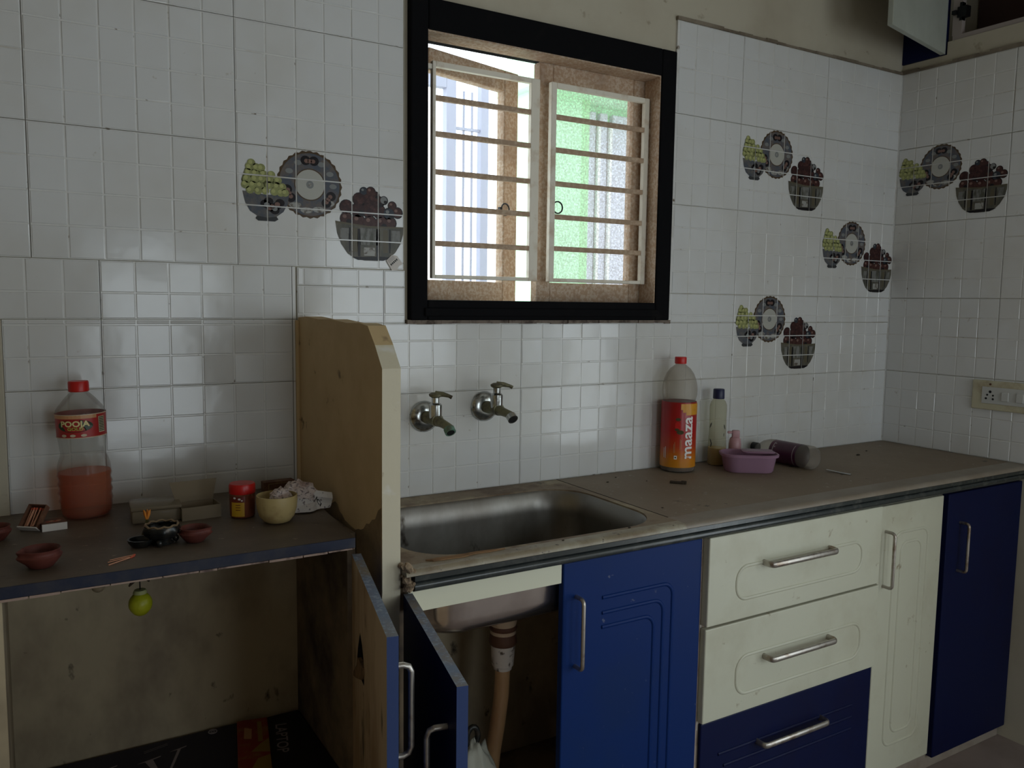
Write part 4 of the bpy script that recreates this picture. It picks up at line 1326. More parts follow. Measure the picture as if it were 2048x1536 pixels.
# slim bottle with navy cap
t = thing('slim_bottle', 'slim pale bottle with a navy cap and yellow liquid in its base', 'bottle', (1.461, -0.052, HC), face_cam(1.461, -0.052))
MB().lathe([(0.026, 0.001), (0.029, 0.005), (0.0290, 0.05), (0.0268, 0.10), (0.0262, 0.15), (0.0268, 0.18), (0.0262, 0.192), (0.022, 0.204), (0.0165, 0.210), (0.0155, 0.214)], 32, cap1=False).build('shell', 'milky', t, 50, loc=(0, 0, 0))
MB().lathe([(0.025, 0.002), (0.028, 0.006), (0.0278, 0.05), (0.0272, 0.056), (0.0, 0.0562)], 28).build('liquid', 'juice', t, 40, loc=(0, 0, 0))
MB().lathe([(0.0175, 0.212), (0.018, 0.214), (0.0175, 0.241), (0.016, 0.243), (0.0, 0.2432)], 24).build('cap', 'navy_cap', t, 40, loc=(0, 0, 0))
b = MB()
for (x, y, s, ty) in ((-0.024, 0.128, 0.007, 0.5), (0.024, 0.125, 0.006, -0.4), (-0.022, 0.078, 0.006, -0.6), (-0.020, 0.066, 0.006, 0.3), (0.022, 0.10, 0.004, 0.1)):
    e = [(x + s * 0.35 * math.cos(a) + ty * s * math.sin(a), y + s * 1.3 * math.sin(a)) for a in [2 * math.pi * i / 10 for i in range(10)]]
    MB().add(wrap(e, 0.0286), [list(range(10))]).build('leaf_print', 'black_print', t, loc=(0, 0, 0), fix=False)

# purple tub with its lid tab
t = thing('plastic_tub', 'translucent purple oval plastic tub on the stone counter', 'container', (1.478, -0.170, HC), R(-35))


def oval(hx, hy, z, rr):
    return [(x, y, z) for x, y in rrect(-hx, hx, -hy, hy, rr, 6)]


b = MB()
b.loft([oval(0.070, 0.042, 0.001, 0.034), oval(0.073, 0.045, 0.006, 0.036), oval(0.080, 0.051, 0.046, 0.041), oval(0.081, 0.052, 0.048, 0.042), oval(0.087, 0.058, 0.049, 0.046), oval(0.088, 0.059, 0.056, 0.047), oval(0.084, 0.055, 0.058, 0.044),
        oval(0.080, 0.051, 0.055, 0.041), oval(0.076, 0.047, 0.040, 0.038), oval(0.070, 0.042, 0.006, 0.034)], cap0=True, cap1=True)
b.build('tub', 'purple', t, 50, loc=(0, 0, 0))
b = MB()
b.loft([oval(0.048, 0.030, 0.0585, 0.012), oval(0.049, 0.031, 0.061, 0.012), oval(0.047, 0.029, 0.0625, 0.012)], cap0=True, cap1=True, T=Matrix.Translation((0.028, 0.008, 0)))
b.build('loose_lid', 'purple', t, 40, loc=(0, 0, 0))
t = thing('pink_dispenser', 'small pink plastic pump top standing behind the purple tub', 'pump top', (1.505, -0.086, HC + 0.0005), R(-35))
MB().lathe([(0.0195, 0.0), (0.0195, 0.068), (0.017, 0.085), (0.0125, 0.090)], 16).build('collar', 'pink', t, 40, loc=(0, 0, 0))
b = MB().box(-0.010, 0.0135, -0.008, 0.008, 0.088, 0.112, bev=0.003).box(-0.024, -0.006, -0.005, 0.005, 0.101, 0.109, bev=0.002)
b.build('nozzle', 'pink', t, 40, loc=(0, 0, 0))

# lying bottle
A = Vector((1.668, -0.262, HC + 0.0375))
Bp = Vector((1.664, -0.016, HC + 0.0375))
ax = (Bp - A).normalized()
t = thing('lying_bottle', 'clear bottle with a dark purple label lying on its side', 'bottle', (1.666, -0.14, HC))
T = Matrix.Translation(A - t.location) @ ax.to_track_quat('Z', 'Y').to_matrix().to_4x4()
MB().lathe([(0.0, 0.012), (0.012, 0.006), (0.026, 0.0), (0.034, 0.003), (0.0372, 0.012), (0.0372, 0.035), (0.036, 0.04), (0.036, 0.150), (0.0368, 0.156), (0.035, 0.175), (0.028, 0.197), (0.017, 0.214), (0.0135, 0.222), (0.0135, 0.228)], 32, T=T, cap1=False).build('shell', 'pet_dusty', t, 50, loc=(0, 0, 0))
lb = MB().lathe([(0.0366, 0.046), (0.0366, 0.150)], 36, T=T, cap0=False, cap1=False).build('label', 'purple_label', t, 60, loc=(0, 0, 0))
for (z0_, z1_, a0_, a1_, n_) in ((0.056, 0.0585, 40, 150, 24), (0.134, 0.1375, 40, 150, 24), (0.128, 0.133, 62, 68, 3), (0.128, 0.133, 75, 81, 3), (0.128, 0.133, 120, 126, 3), (0.128, 0.133, 140, 146, 3)):
    MB().lathe([(0.0370, z0_), (0.0370, z1_)], n_, T=T, cap0=False, cap1=False, a0=R(a0_), a1=R(a1_)).build('print_band', 'silver_print', lb, loc=(0, 0, 0), fix=False)
MB().lathe([(0.0150, 0.226), (0.0150, 0.245), (0.0, 0.2455)], 20, T=T).build('cap', 'black_metal', t, 40, loc=(0, 0, 0))

# spoon handle poking from under the bottle
b = MB()
pts = [Vector((1.690, -0.290, 0.0)), Vector((1.697, -0.315, 0)), Vector((1.703, -0.338, 0)), Vector((1.710, -0.362, 0))]
vs = []
for p, w_, h in zip(pts, (0.004, 0.0045, 0.006, 0.0065), (0.006, 0.0045, 0.003, 0.0025)):
    vs += [(p.x - w_, p.y - 0.002, HC + h), (p.x + w_, p.y + 0.002, HC + h), (p.x + w_, p.y + 0.002, HC + h - 0.002), (p.x - w_, p.y - 0.002, HC + h - 0.002)]
b.loft([vs[i:i + 4] for i in range(0, 16, 4)], cap0=True, cap1=True)
tag(b.build('steel_spoon', 'chrome', smooth=40), 'steel spoon handle lying beside the base of the lying bottle', 'spoon')
# charred scrap
b = MB()
T = Matrix.Translation((1.157, -0.205, HC)) @ Matrix.Rotation(R(-50), 4, 'Z')
b.box(-0.021, 0.018, -0.006, 0.005, 0.0005, 0.007, 0, 0.002, T).box(0.010, 0.026, -0.004, 0.006, 0.0005, 0.009, 0, 0.002, T)
tag(b.build('charred_stub', 'scrap'), 'short charred brown stub on the counter in front of the maaza bottle', 'scrap')
# crumbs that lie about the counter
for i, (x, y, s, lab) in enumerate(((0.99, -0.10, 0.005, 'dark dirt crumb just right of the counter seam'), (1.05, -0.06, 0.004, 'dirt crumb near the tiles left of the maaza bottle'),
                                    (1.10, -0.14, 0.0035, 'tiny dirt crumb left of the charred stub'), (2.02, -0.16, 0.009, 'largest flat dirt crumb in the far corner of the counter'),
                                    (2.12, -0.12, 0.005, 'smaller dirt crumb in the far corner of the counter'), (0.55, -0.515, 0.004, 'dirt crumb on the counter edge in front of the sink middle'),
                                    (0.74, -0.505, 0.005, 'dirt crumb on the counter edge at the sink front corner'), (0.93, -0.40, 0.004, 'dirt crumb on the plain slab near the end of the seam'))):
    b = MB()
    blob(b, (x, y, HC + s * 0.25), (s, s * 0.6, s * 0.3), 1, 0.4, 20, i)
    tag(b.build('dirt_crumb', 'scrap'), lab, 'crumb', 'dirt crumbs on the stone counter')
# brown peel on the sink edge
b = MB()
random.seed(4)
po = [(0.232, -0.470), (0.250, -0.452), (0.285, -0.450 - 0.048), (0.33, -0.497), (0.366, -0.504), (0.40, -0.510), (0.37, -0.516), (0.33, -0.512), (0.30, -0.518), (0.268, -0.507), (0.25, -0.50), (0.238, -0.488)]
po = [(0.2330, -0.4990), (0.262, -0.4985), (0.30, -0.5000), (0.345, -0.4985), (0.385, -0.5025), (0.41, -0.508), (0.37, -0.5125), (0.34, -0.5085), (0.31, -0.5170), (0.275, -0.5140), (0.245, -0.5125)]
b.prism(po, HC + 0.0003, HC + 0.0022, axis=2)
tag(b.build('brown_peel', 'peel'), 'flat brown flake stuck to the counter in front of the sink', 'flake')
# crumbled plaster at the foot of the partition
b = MB()
random.seed(8)
for i in range(26):
    s = random.uniform(0.003, 0.011)
    blob(b, (random.uniform(0.168, 0.196), random.uniform(-0.540, -0.502), random.uniform(0.90, 0.946)), (s, s, s), 1, 0.5, 20, i)
o = b.build('plaster_rubble', 'dust')
o['kind'] = 'stuff'
tag(o, 'crumbling plaster rubble where the counter meets the partition', 'rubble')

# white bag with a dark knot under the sink
t = thing('plastic_bag', 'pale plastic bag with a dark loop slumped under the sink', 'bag', (0.392, -0.385, 0.177))
b = MB()
bm = bmesh.new()
bmesh.ops.create_icosphere(bm, subdivisions=4, radius=1)
for v in bm.verts:
    d_ = v.co.normalized()
    f_ = 1 + 0.22 * abs(noise.noise(d_ * 3.2)) + 0.10 * noise.noise(d_ * 9)
    top = max(0.0, d_.z)
    s = (1 - 0.55 * top)
    v.co = Vector((d_.x * 0.088 * f_ * s + 0.012, d_.y * 0.060 * f_ * s, 0.135 + d_.z * (0.150 if d_.z > 0 else 0.132) * (f_ if d_.z > 0 else 1)))
    v.co.z = max(v.co.z, 0.002)
b.bm(bm)
bm.free()
b.build('sack', 'bag', t, 180, loc=(0, 0, 0))
ring = [(0.012 + 0.014 * math.cos(a * math.pi / 8), 0.0, 0.300 + 0.022 * math.sin(a * math.pi / 8)) for a in range(16)]
MB().tube(ring, 0.0065, 8, closed=True).build('loop', 'iron', t, 60, loc=(0, 0, 0))

# ================================================================== THINGS ON THE LEFT LEDGE
# oil bottle
t = thing('oil_bottle', 'large clear bottle of amber lamp oil with a red cap', 'bottle', (-0.327, -0.076, ZL), rot=(0, R(-1.6), face_cam(-0.327, -0.076)))
prof = [(0.038, 0.001), (0.045, 0.005), (0.0475, 0.014), (0.048, 0.028), (0.0500, 0.034), (0.0478, 0.044), (0.0505, 0.051), (0.0480, 0.060), (0.0506, 0.068), (0.0480, 0.077), (0.0504, 0.086), (0.0490, 0.096), (0.0485, 0.105), (0.0455, 0.117),
        (0.0425, 0.124), (0.0410, 0.131), (0.0420, 0.140), (0.0430, 0.152), (0.0445, 0.164), (0.0450, 0.19), (0.0455, 0.214), (0.0440, 0.220), (0.0410, 0.225), (0.030, 0.239), (0.0200, 0.250), (0.0165, 0.253), (0.0165, 0.257)]
MB().lathe(prof, 44, cap1=False).build('shell', 'pet', t, 50, loc=(0, 0, 0))
MB().lathe([(r_ - 0.0016, z + 0.001) for r_, z in prof[:11]] + [(0.0480, 0.0925), (0.0, 0.0926)], 40).build('oil', 'oil', t, 50, loc=(0, 0, 0))
b = MB()
b.lathe([(0.0178, 0.2545), (0.0190, 0.256), (0.0190, 0.273), (0.0178, 0.2755), (0.0, 0.2758)], 36, warp=lambda a, r, z: 1 + (0.012 * math.cos(18 * a) if r > 0.0185 else 0))
b.build('cap', 'red', t, 30, loc=(0, 0, 0))
lb = MB().lathe([(0.0453, 0.1655), (0.0458, 0.19), (0.0462, 0.2125)], 48, cap0=False, cap1=False).build('label', 'label_red', t, 60, loc=(0, 0, 0))
b = MB()
rl_ = 0.0466
e = ellipse(-0.0125, 0.1905, 0.0345, 0.0125, 36)
b.add(wrap(e, rl_ + 0.0001), [list(range(36))], 0)
wrap_rect(b, rl_, -0.075, 0.030, 0.2045, 0.2115, 1, 14)
wrap_rect(b, rl_ + 0.0001, -0.14, 0.14, 0.2112, 0.2128, 2, 40)
wrap_rect(b, rl_ - 0.0006, -0.14, 0.14, 0.1655, 0.1672, 2, 40)
for x in (-0.034, -0.016, 0.004):
    e = ellipse(x, 0.1715, 0.0055, 0.0028, 10)
    b.add(wrap(e, rl_ - 0.0002), [list(range(10))], 2)
wrap_rect(b, rl_ + 0.0001, 0.034, 0.050, 0.174, 0.206, 3, 4)
for k in range(9):
    wrap_rect(b, rl_ + 0.0005, 0.035, 0.049, 0.1765 + k * 0.0033, 0.1783 + k * 0.0033, 0, 3)
b.build('print', ['label_green', 'label_orange', 'label_cream', 'label_cream'], lb, loc=(0, 0, 0), fix=False)
vs, fs = text_geo('POOJA', 0.0155, 0.0005)
b = MB()
xs = [p[0] for p in vs]
k_ = 0.055 / (max(xs) - min(xs))
b.add(wrap([(x * k_ - 0.0125, y + 0.1942) for x, y in vs], rl_ + 0.0006), [f[:] for f in fs], 0)
vs, fs = text_geo('GOLD', 0.0085, 0.0002)
b.add(wrap([(x * 1.25 - 0.011, y + 0.1845) for x, y in vs], rl_ + 0.0006), [f[:] for f in fs], 1)
b.build('lettering', ['label_yellow', 'label_lime'], lb, loc=(0, 0, 0), fix=False)

# jar with red lid
t = thing('spice_jar', 'small jar of red powder with a red lid and yellow label', 'jar', (-0.054, -0.232, ZL), face_cam(-0.054, -0.232))
MB().lathe([(0.0225, 0.001), (0.0248, 0.004), (0.0250, 0.03), (0.0250, 0.047), (0.0235, 0.051)], 32, cap1=False).build('shell', 'jar', t, 40, loc=(0, 0, 0))
MB().lathe([(0.0215, 0.002), (0.0238, 0.005), (0.0238, 0.038), (0.0, 0.040)], 28).build('powder', 'powder', t, 40, loc=(0, 0, 0))
MB().lathe([(0.0255, 0.0495), (0.0260, 0.051), (0.0260, 0.066), (0.0245, 0.0695), (0.0, 0.0700)], 36).build('lid', 'red', t, 40, loc=(0, 0, 0))
b = MB()
wrap_rect(b, 0.0254, -0.024, 0.004, 0.005, 0.045, 0, 10)
wrap_rect(b, 0.0256, -0.024, 0.004, 0.034, 0.046, 1, 10)
for (x, y, s) in ((-0.006, 0.041, 0.003), (-0.016, 0.043, 0.003), (-0.001, 0.038, 0.002)):
    e = ellipse(x, y, s, s * 0.7, 8)
    b.add(wrap(e, 0.0259), [list(range(8))], 2)
for k in range(3):
    wrap_rect(b, 0.0257, -0.014, -0.004, 0.018 + k * 0.005, 0.0194 + k * 0.005, 1, 3)
b.build('label', ['mustard', 'maroon', 'white_print'], t, loc=(0, 0, 0), fix=False)

# yellow bowl with a paper wad in it
t = thing('plastic_bowl', 'small yellowed plastic bowl next to the crumpled newspaper', 'bowl', (-0.005, -0.311, ZL))
MB().lathe([(0.018, 0.001), (0.026, 0.004), (0.034, 0.014), (0.039, 0.030), (0.0405, 0.046), (0.0400, 0.056), (0.0385, 0.0565), (0.0380, 0.046), (0.0365, 0.030), (0.031, 0.015), (0.022, 0.006), (0.0, 0.005)], 40,
           warp=lambda a, r, z: 1 + 0.02 * math.sin(2 * a + 1)).build('shell', 'bowl', t, 50, loc=(0, 0, 0))
b = MB()
blob(b, (0.006, -0.300, ZL + 0.043), (0.021, 0.021, 0.022), 3, 0.35, 42, 5, crumple=True)
tag(b.build('paper_wad', 'paper'), 'crumpled pinkish paper wad sitting inside the yellow bowl', 'paper')

# crumpled newspaper
t = thing('newspaper_wad', 'crumpled sheet of newspaper leaning against the partition', 'newspaper', (0.072, -0.236, ZL))
b = MB()
blob(b, (-0.010, 0.004, 0.030), (0.036, 0.030, 0.031), 3, 0.30, 34, 2, crumple=True)
for v in b.v:
    v.z = max(v.z, 0.0008)
b.build('wad', 'paper', t, loc=(0, 0, 0))
b = MB()
N1, N2 = 9, 7
vs = []
for i in range(N1):
    for j in range(N2):
        u_, v_ = i / (N1 - 1), j / (N2 - 1)
        x = -0.030 + 0.080 * u_
        y = -0.034 - 0.004 * math.sin(u_ * 5 + v_ * 3) + 0.012 * v_ + 0.010 * noise.noise(Vector((u_ * 3, v_ * 3, 0.5)))
        z = 0.0035 + 0.044 * v_ * (1 - 0.45 * abs(u_ - 0.35)) + 0.005 * noise.noise(Vector((u_ * 4, v_ * 4, 2.5))) * v_
        vs.append((x + 0.010 * v_ * (u_ - 0.6), y + 0.018 * u_ * (1 - v_) * 0.3, z))
fs = [(i * N2 + j, (i + 1) * N2 + j, (i + 1) * N2 + j + 1, i * N2 + j + 1) for i in range(N1 - 1) for j in range(N2 - 1)]
bm = bmesh.new()
bv = [bm.verts.new(v) for v in vs]
for f in fs:
    bm.faces.new([bv[i] for i in f])
ext = bmesh.ops.extrude_face_region(bm, geom=bm.faces[:])
for g in ext['geom']:
    if isinstance(g, bmesh.types.BMVert):
        g.co += Vector((0, 0.0012, 0.0002))
b.bm(bm)
bm.free()
fold = b.build('fold', 'paper_plain', t, loc=(0, 0, 0))
vs, fs = text_geo('ICI', 0.017, 0.0006)
b = MB()
b.add([(0.018 + x * 0.55 + y * 0.3, -0.0435 + 0.2 * y, 0.024 - x * 0.9 + y * 0.45) for x, y in vs], [f[:] for f in fs])
b.build('headline', 'black_print', fold, loc=(0, 0, 0), fix=False)

# match carton at the back
t = thing('match_carton', 'flat brown match carton against the tiles behind the bowl', 'carton', (0.072, -0.036, ZL), R(3))
MB().box(-0.036, 0.036, -0.012, 0.012, 0.0006, 0.024, 0, 0.0012).build('sleeve', 'box_brown', t, loc=(0, 0, 0))
b = MB()
for (x0, x1, z0_, z1_) in ((-0.026, 0.030, 0.004, 0.0055), (-0.026, 0.030, 0.0185, 0.020), (-0.026, -0.0245, 0.004, 0.020), (0.0285, 0.030, 0.004, 0.020)):
    b.box(x0, x1, -0.0126, -0.0119, z0_, z1_)
b.build('border', 'box_gold', t, loc=(0, 0, 0))


# matchboxes on the left
def stick(p, q, name='matchstick', parent=None, r=0.0011):
    b = MB()
    p, q = Vector(p), Vector(q)
    b.tube([p, q], r, 4, 0)
    d_ = (q - p).normalized()
    b.tube([q - d_ * 0.003, q + d_ * 0.0012], r * 1.5, 6, 1)
    return b


t = thing('open_matchbox', 'open matchbox tipped up with its matches showing', 'matchbox', (-0.428, -0.150, ZL), R(-38))
TT = Matrix.Translation((0, 0.014, 0.0195)) @ Matrix.Rotation(R(48), 4, 'X')
b = MB()
b.box(-0.0185, 0.0185, -0.024, 0.024, 0.0, 0.0012, 0, T=TT).box(-0.0185, -0.0173, -0.024, 0.024, 0.0012, 0.012, 0, T=TT).box(0.0173, 0.0185, -0.024, 0.024, 0.0012, 0.012, 0, T=TT).box(-0.0173, 0.0173, 0.0228, 0.024, 0.0012, 0.012, 0, T=TT)
b.build('tray', 'box_brown', t, loc=(0, 0, 0))
MB().box(-0.0195, 0.0195, -0.0262, -0.0242, -0.002, 0.0135, 0, T=TT).build('striker_side', 'card_white', t, loc=(0, 0, 0))
for k in range(7):
    x = -0.012 + k * 0.004
    stick(TT @ Vector((x, -0.020, 0.0035 + 0.002 * (k % 3))), TT @ Vector((x + 0.002 * math.sin(k * 2), 0.017, 0.006 + 0.002 * (k % 2)))).build('match', ['match_wood', 'match_red'], t, loc=(0, 0, 0))
t = thing('matchbox', 'closed brown matchbox with a white end lying beside the oil bottle', 'matchbox', (-0.391, -0.158, ZL), R(6))
MB().box(-0.021, 0.021, -0.016, 0.028, 0.0006, 0.0135, 0, 0.0008).build('sleeve', 'box_brown', t, loc=(0, 0, 0))
MB().box(-0.0212, 0.0212, -0.0172, -0.0158, 0.0004, 0.0142).build('striker_side', 'card_white', t, loc=(0, 0, 0))
b = MB()
for k in range(4):
    e = ellipse(-0.008 + k * 0.006, 0.004 + 0.003 * (k % 2), 0.005, 0.004, 8)
    b.add([(x, y, 0.0137) for x, y in e], [list(range(8))], k % 2)
b.build('print', ['match_red', 'label_orange'], t, loc=(0, 0, 0), fix=False)


# clay lamps
def clay_lamp(x, y, ang, label, s=1.0):
    t = thing('clay_lamp', label, 'oil lamp', (x, y, ZL), R(ang), 'red clay lamps')

    def warp(a, r, z):
        a = (a + math.pi) % (2 * math.pi) - math.pi
        k = max(0, 1 - abs(a) / 0.45)
        return 1 + 0.24 * k * k * (3 - 2 * k) * max(0, min(1, (z / s - 0.008) / 0.015))
    pr = [(0.015, 0.0006), (0.017, 0.002), (0.022, 0.008), (0.0275, 0.015), (0.0292, 0.019), (0.0262, 0.0215), (0.0255, 0.024), (0.0275, 0.028), (0.0265, 0.0288), (0.0235, 0.0265), (0.0225, 0.020), (0.019, 0.012), (0.010, 0.008), (0.0, 0.0075)]
    MB().lathe([(r * s, z * s) for r, z in pr], 36, warp=warp).build('cup', 'clay', t, 60, loc=(0, 0, 0))
    MB().lathe([(0.0195 * s, 0.0135 * s), (0.0205 * s, 0.0145 * s), (0.0, 0.0148 * s)], 24).build('burnt_oil', 'clay_dark', t, 60, loc=(0, 0, 0))


clay_lamp(-0.418, -0.404, -70, 'red clay lamp alone at the front left of the ledge', 1.10)
clay_lamp(-0.172, -0.372, 60, 'red clay lamp beside the black burner', 0.95)
clay_lamp(-0.486, -0.196, -60, 'red clay lamp at the left edge of the picture next to the open matchbox', 0.95)

# black incense burner
t = thing('incense_burner', 'black oily metal incense burner with a pale beaded rim', 'incense burner', (-0.226, -0.360, ZL), 0)
MB().lathe([(0.012, 0.0006), (0.020, 0.002), (0.015, 0.007), (0.018, 0.010), (0.028, 0.018), (0.0315, 0.027), (0.029, 0.034), (0.026, 0.034), (0.027, 0.027), (0.022, 0.020), (0.0, 0.018)], 36,
           warp=lambda a, r, z: 1 + 0.05 * math.cos(8 * a) * (1 if 0.01 < z < 0.03 else 0)).build('cup', 'iron', t, 50, loc=(0, 0, 0))
b = MB()
b.tube([(0.0275 * math.cos(a * math.pi / 16), 0.0275 * math.sin(a * math.pi / 16), 0.036 + 0.0015 * math.sin(a * 1.9)) for a in range(32)], 0.0021, 6, closed=True)
b.build('beaded_rim', 'bead', t, 60, loc=(0, 0, 0))
for k in range(3):
    a = R(90 + 120 * k - 200)
    b = MB()
    blob(b, (0.024 * math.cos(a), 0.024 * math.sin(a), 0.0075), (0.006, 0.006, 0.0072), 2, 0.05, 5, k)
    b.build('foot', 'iron', t, 60, loc=(0, 0, 0))
t = thing('burnt_wick_cup', 'small blackened wick cup leaning against the burner', 'wick cup', (-0.262, -0.362, ZL))
MB().lathe([(0.010, 0.0006), (0.016, 0.003), (0.021, 0.010), (0.022, 0.015), (0.019, 0.015), (0.016, 0.008), (0.0, 0.006)], 24).build('cup', 'iron', t, 50, loc=(0, 0, 0))
t = thing('dried_flower', 'dried orange marigold bud on a dark stem behind the burner', 'flower', (-0.246, -0.318, ZL))
b = MB()
b.tube([(0, 0, 0.0005), (0.0, 0.0, 0.012), (0.002, 0.001, 0.028), (0.001, 0.001, 0.038)], 0.003, 6, rad=[0.012, 0.009, 0.005, 0.0025])
b.build('stem', 'olive', t, 40, loc=(0, 0, 0))
b = MB()
for k in range(5):
    a = k * 1.3
    b.tube([(0.001, 0.001, 0.036), (0.001 + 0.004 * math.cos(a), 0.001 + 0.004 * math.sin(a), 0.047), (0.001 + 0.006 * math.cos(a), 0.001 + 0.006 * math.sin(a), 0.055)], 0.0015, 5, rad=[0.0018, 0.0022, 0.001])
b.build('petals', 'marigold', t, 40, loc=(0, 0, 0))

# cloudy plastic boxes
t = thing('flat_plastic_box', 'low cloudy plastic box with a closed lid behind the burner', 'box', (-0.208, -0.170, ZL), R(-4))
MB().box(-0.048, 0.042, -0.036, 0.045, 0.0006, 0.026, 0, 0.004).build('base', 'frost', t, 40, loc=(0, 0, 0))
MB().box(-0.050, 0.044, -0.038, 0.047, 0.0262, 0.034, 0, 0.003).build('lid', 'frost', t, 40, loc=(0, 0, 0))
t = thing('powder_box', 'small clear box with its lid up and dark mauve powder inside', 'box', (-0.133, -0.192, ZL), R(4))
b = MB()
x0, x1, y0, y1, h = -0.038, 0.038, -0.028, 0.028, 0.027
b.box(x0, x1, y0, y0 + 0.0015, 0.0006, h).box(x0, x1, y1 - 0.0015, y1, 0.0006, h).box(x0, x0 + 0.0015, y0 + 0.0015, y1 - 0.0015, 0.0006, h).box(x1 - 0.0015, x1, y0 + 0.0015, y1 - 0.0015, 0.0006, h).box(x0 + 0.0015, x1 - 0.0015, y0 + 0.0015, y1 - 0.0015, 0.0006, 0.002)
b.build('tray', 'frost', t, loc=(0, 0, 0))
MB().box(x0 + 0.003, x1 - 0.003, y0 + 0.003, y1 - 0.003, 0.0022, 0.014, 0, 0.003).build('powder', 'mauve', t, loc=(0, 0, 0))
b = MB()
b.loft([[(-0.037, 0.0, 0.0), (0.037, 0.0, 0.0), (0.037, 0.0015, 0.0), (-0.037, 0.0015, 0.0)], [(-0.046, 0.012, 0.040), (0.048, 0.012, 0.040), (0.048, 0.0135, 0.040), (-0.046, 0.0135, 0.040)]], cap0=True, cap1=True)
b.build('lid', 'frost', t, loc=(0, y1 - 0.001, h + 0.0005))

# matchsticks lying loose
for i, (p, q) in enumerate((((-0.322, -0.452), (-0.284, -0.424)), ((-0.318, -0.426), (-0.278, -0.412)), ((-0.322, -0.437), (-0.280, -0.419)))):
    b = stick((p[0], p[1], ZL + 0.0017), (q[0], q[1], ZL + 0.0017))
    tag(b.build('matchstick', ['match_wood', 'match_red']), ('loose matchstick nearest the front edge of the ledge', 'loose matchstick furthest from the front edge of the ledge', 'loose matchstick between the other two on the ledge')[i], 'matchstick', 'loose matchsticks on the ledge')

# lime charm hanging under the ledge
t = thing('lime_charm', 'green lime hanging on a string under the ledge', 'lime', (-0.262, -0.330, 0.8665))
b = MB()
bm = bmesh.new()
bmesh.ops.create_uvsphere(bm, u_segments=24, v_segments=16, radius=0.0205)
for v in bm.verts:
    v.co.z = v.co.z * 1.05 + 0.0215
    if v.co.z < 0.006:
        v.co.z -= 0.001
b.bm(bm)
bm.free()
b.build('fruit', 'lime', t, 180, loc=(0, 0, 0))
MB().lathe([(0.0115, 0.0405), (0.0125, 0.0425), (0.010, 0.0475), (0.0, 0.048)], 16).build('pale_cap', 'lime_top', t, 60, loc=(0, 0, 0))
MB().tube([(0, 0, 0.046), (0, 0, 0.1148)], 0.0012, 6).build('string', 'black_metal', t, loc=(0, 0, 0))
for (dx, dz, s) in ((-0.018, 0.062, 0.010), (0.016, 0.066, 0.011), (0.0, 0.070, 0.010)):
    b = MB()
    b.tube([(0, 0, dz + 0.01), (dx * 0.6, 0, dz + 0.004), (dx, 0.002, dz - 0.006)], 0.004, 6, rad=[0.002, 0.0042, 0.0016])
    b.build('dry_chilli', 'scrap', t, 60, loc=(0, 0, 0))
t = thing('glass_bead', 'small clear glass bead hanging under the ledge', 'bead', (-0.335, -0.400, 0.944))
b = MB()
blob(b, (0, 0, 0.011), (0.011, 0.011, 0.011), 3, 0.0, 1, 0)
b.build('ball', 'frost', t, 180, loc=(0, 0, 0))
MB().tube([(0, 0, 0.0215), (0, 0, 0.0370)], 0.001, 6).build('string', 'black_metal', t, loc=(0, 0, 0))

# ================================================================== CARTONS IN THE OPEN CABINET
CT = 0.460
t = thing('navy_carton', 'flat dark navy carton with large silver letters in the open cabinet', 'carton', (-0.225, -0.20, 0.4235))
MB().box(-0.435, -0.020, -0.36, -0.032, 0.4235, CT, 0, 0.002).build('carton', 'carton', t)
b = MB()
zt = CT + 0.0006


def flat(poly, mi=0):
    b.add([(x, y, zt) for x, y in poly], [list(range(len(poly)))], mi)


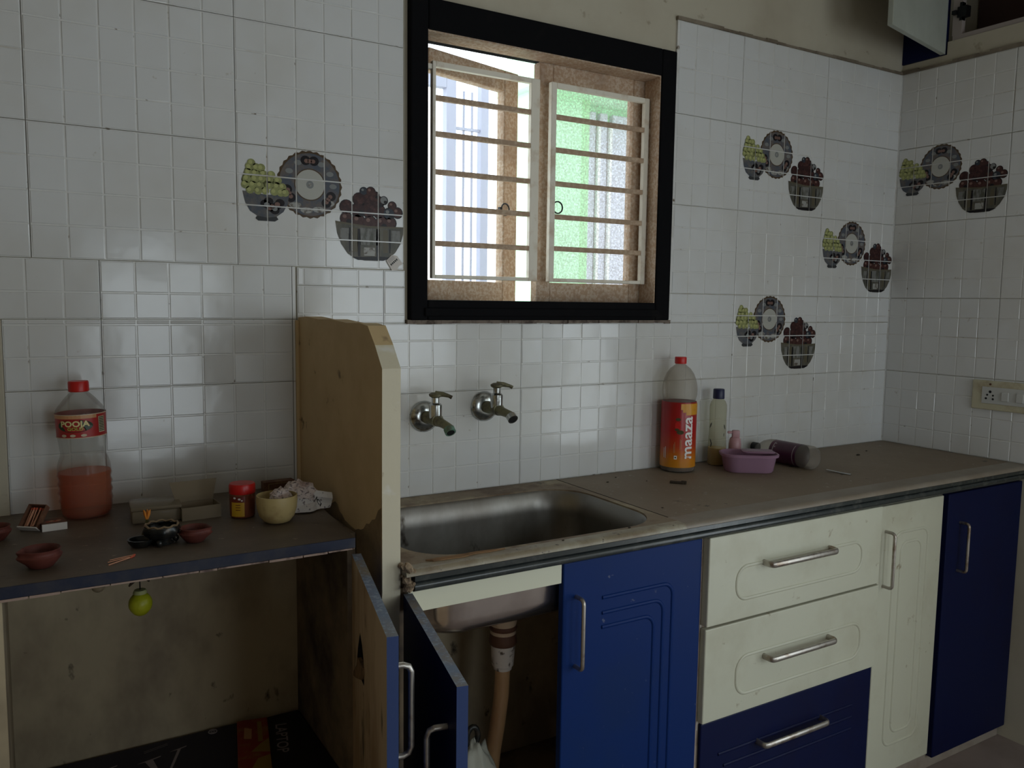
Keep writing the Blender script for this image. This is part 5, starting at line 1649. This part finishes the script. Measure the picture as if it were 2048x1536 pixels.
flat([(-0.255, -0.108), (-0.205, -0.096), (-0.206, -0.100), (-0.222, -0.105), (-0.212, -0.20), (-0.216, -0.20), (-0.238, -0.108)])
flat([(-0.188, -0.090), (-0.150, -0.080), (-0.151, -0.084), (-0.163, -0.088), (-0.208, -0.20), (-0.213, -0.20), (-0.170, -0.089)])
flat([(-0.335, -0.100), (-0.290, -0.090), (-0.291, -0.094), (-0.335, -0.104)])
flat([(-0.275, -0.125), (-0.262, -0.121), (-0.262, -0.124), (-0.275, -0.128)])
for k in range(2):
    flat([(-0.235, -0.062 - 0.006 * k), (-0.185, -0.050 - 0.006 * k), (-0.185, -0.052 - 0.006 * k), (-0.235, -0.064 - 0.006 * k)], 1)
b.build('lettering', ['silver_print', 'grey_print'], t, fix=False)
b = MB()
ring = [(-0.088 + 0.009 * math.cos(a * math.pi / 8), -0.048 + 0.009 * math.sin(a * math.pi / 8), CT + 0.001) for a in range(16)]
b.tube(ring, 0.0016, 5, closed=True)
ring = [(-0.088 + 0.004 * math.cos(a * math.pi / 5), -0.048 + 0.004 * math.sin(a * math.pi / 5), CT + 0.001) for a in range(10)]
b.tube(ring, 0.0010, 5, closed=True)
b.build('round_emblem', 'silver_print', t)
t = thing('black_carton', 'flat black carton with a column of grey letters in the open cabinet', 'carton', (0.05, -0.2, 0.4235))
MB().box(-0.017, 0.113, -0.40, -0.034, 0.4235, CT - 0.003, 0, 0.002).build('carton', 'carton2', t)
vs, fs = text_geo('LAPTOP', 0.036, 0.0004)
b = MB()
Tt = Matrix.Translation((0.042, -0.145, CT - 0.0022)) @ Matrix.Rotation(R(-103), 4, 'Z')
b.add([Tt @ Vector((x, y, 0)) for x, y in vs], [f[:] for f in fs])
b.build('lettering', 'silver_print', t, fix=False)
t = thing('red_packet', 'red and gold printed packet lying across the dark cartons', 'packet', (-0.03, -0.20, CT), R(-12))
MB().box(-0.036, 0.032, -0.22, 0.148, 0.0008, 0.012, 0, 0.002).build('pack', 'pack_red', t, loc=(0, 0, 0))
b = MB()
zt = 0.0126
flat([(0.008, 0.04), (0.018, 0.04), (0.018, 0.13), (0.008, 0.13)], 0)
flat([(-0.008, 0.0), (0.031, -0.01), (0.031, 0.05), (0.012, 0.03)], 0)
flat([(-0.02, -0.10), (0.031, -0.12), (0.031, -0.02), (0.005, -0.03)], 0)
flat([(-0.022, 0.06), (-0.006, 0.055), (-0.004, 0.10), (-0.02, 0.11)], 1)
b.build('print', ['pack_gold', 'label_orange'], t, loc=(0, 0, 0), fix=False)
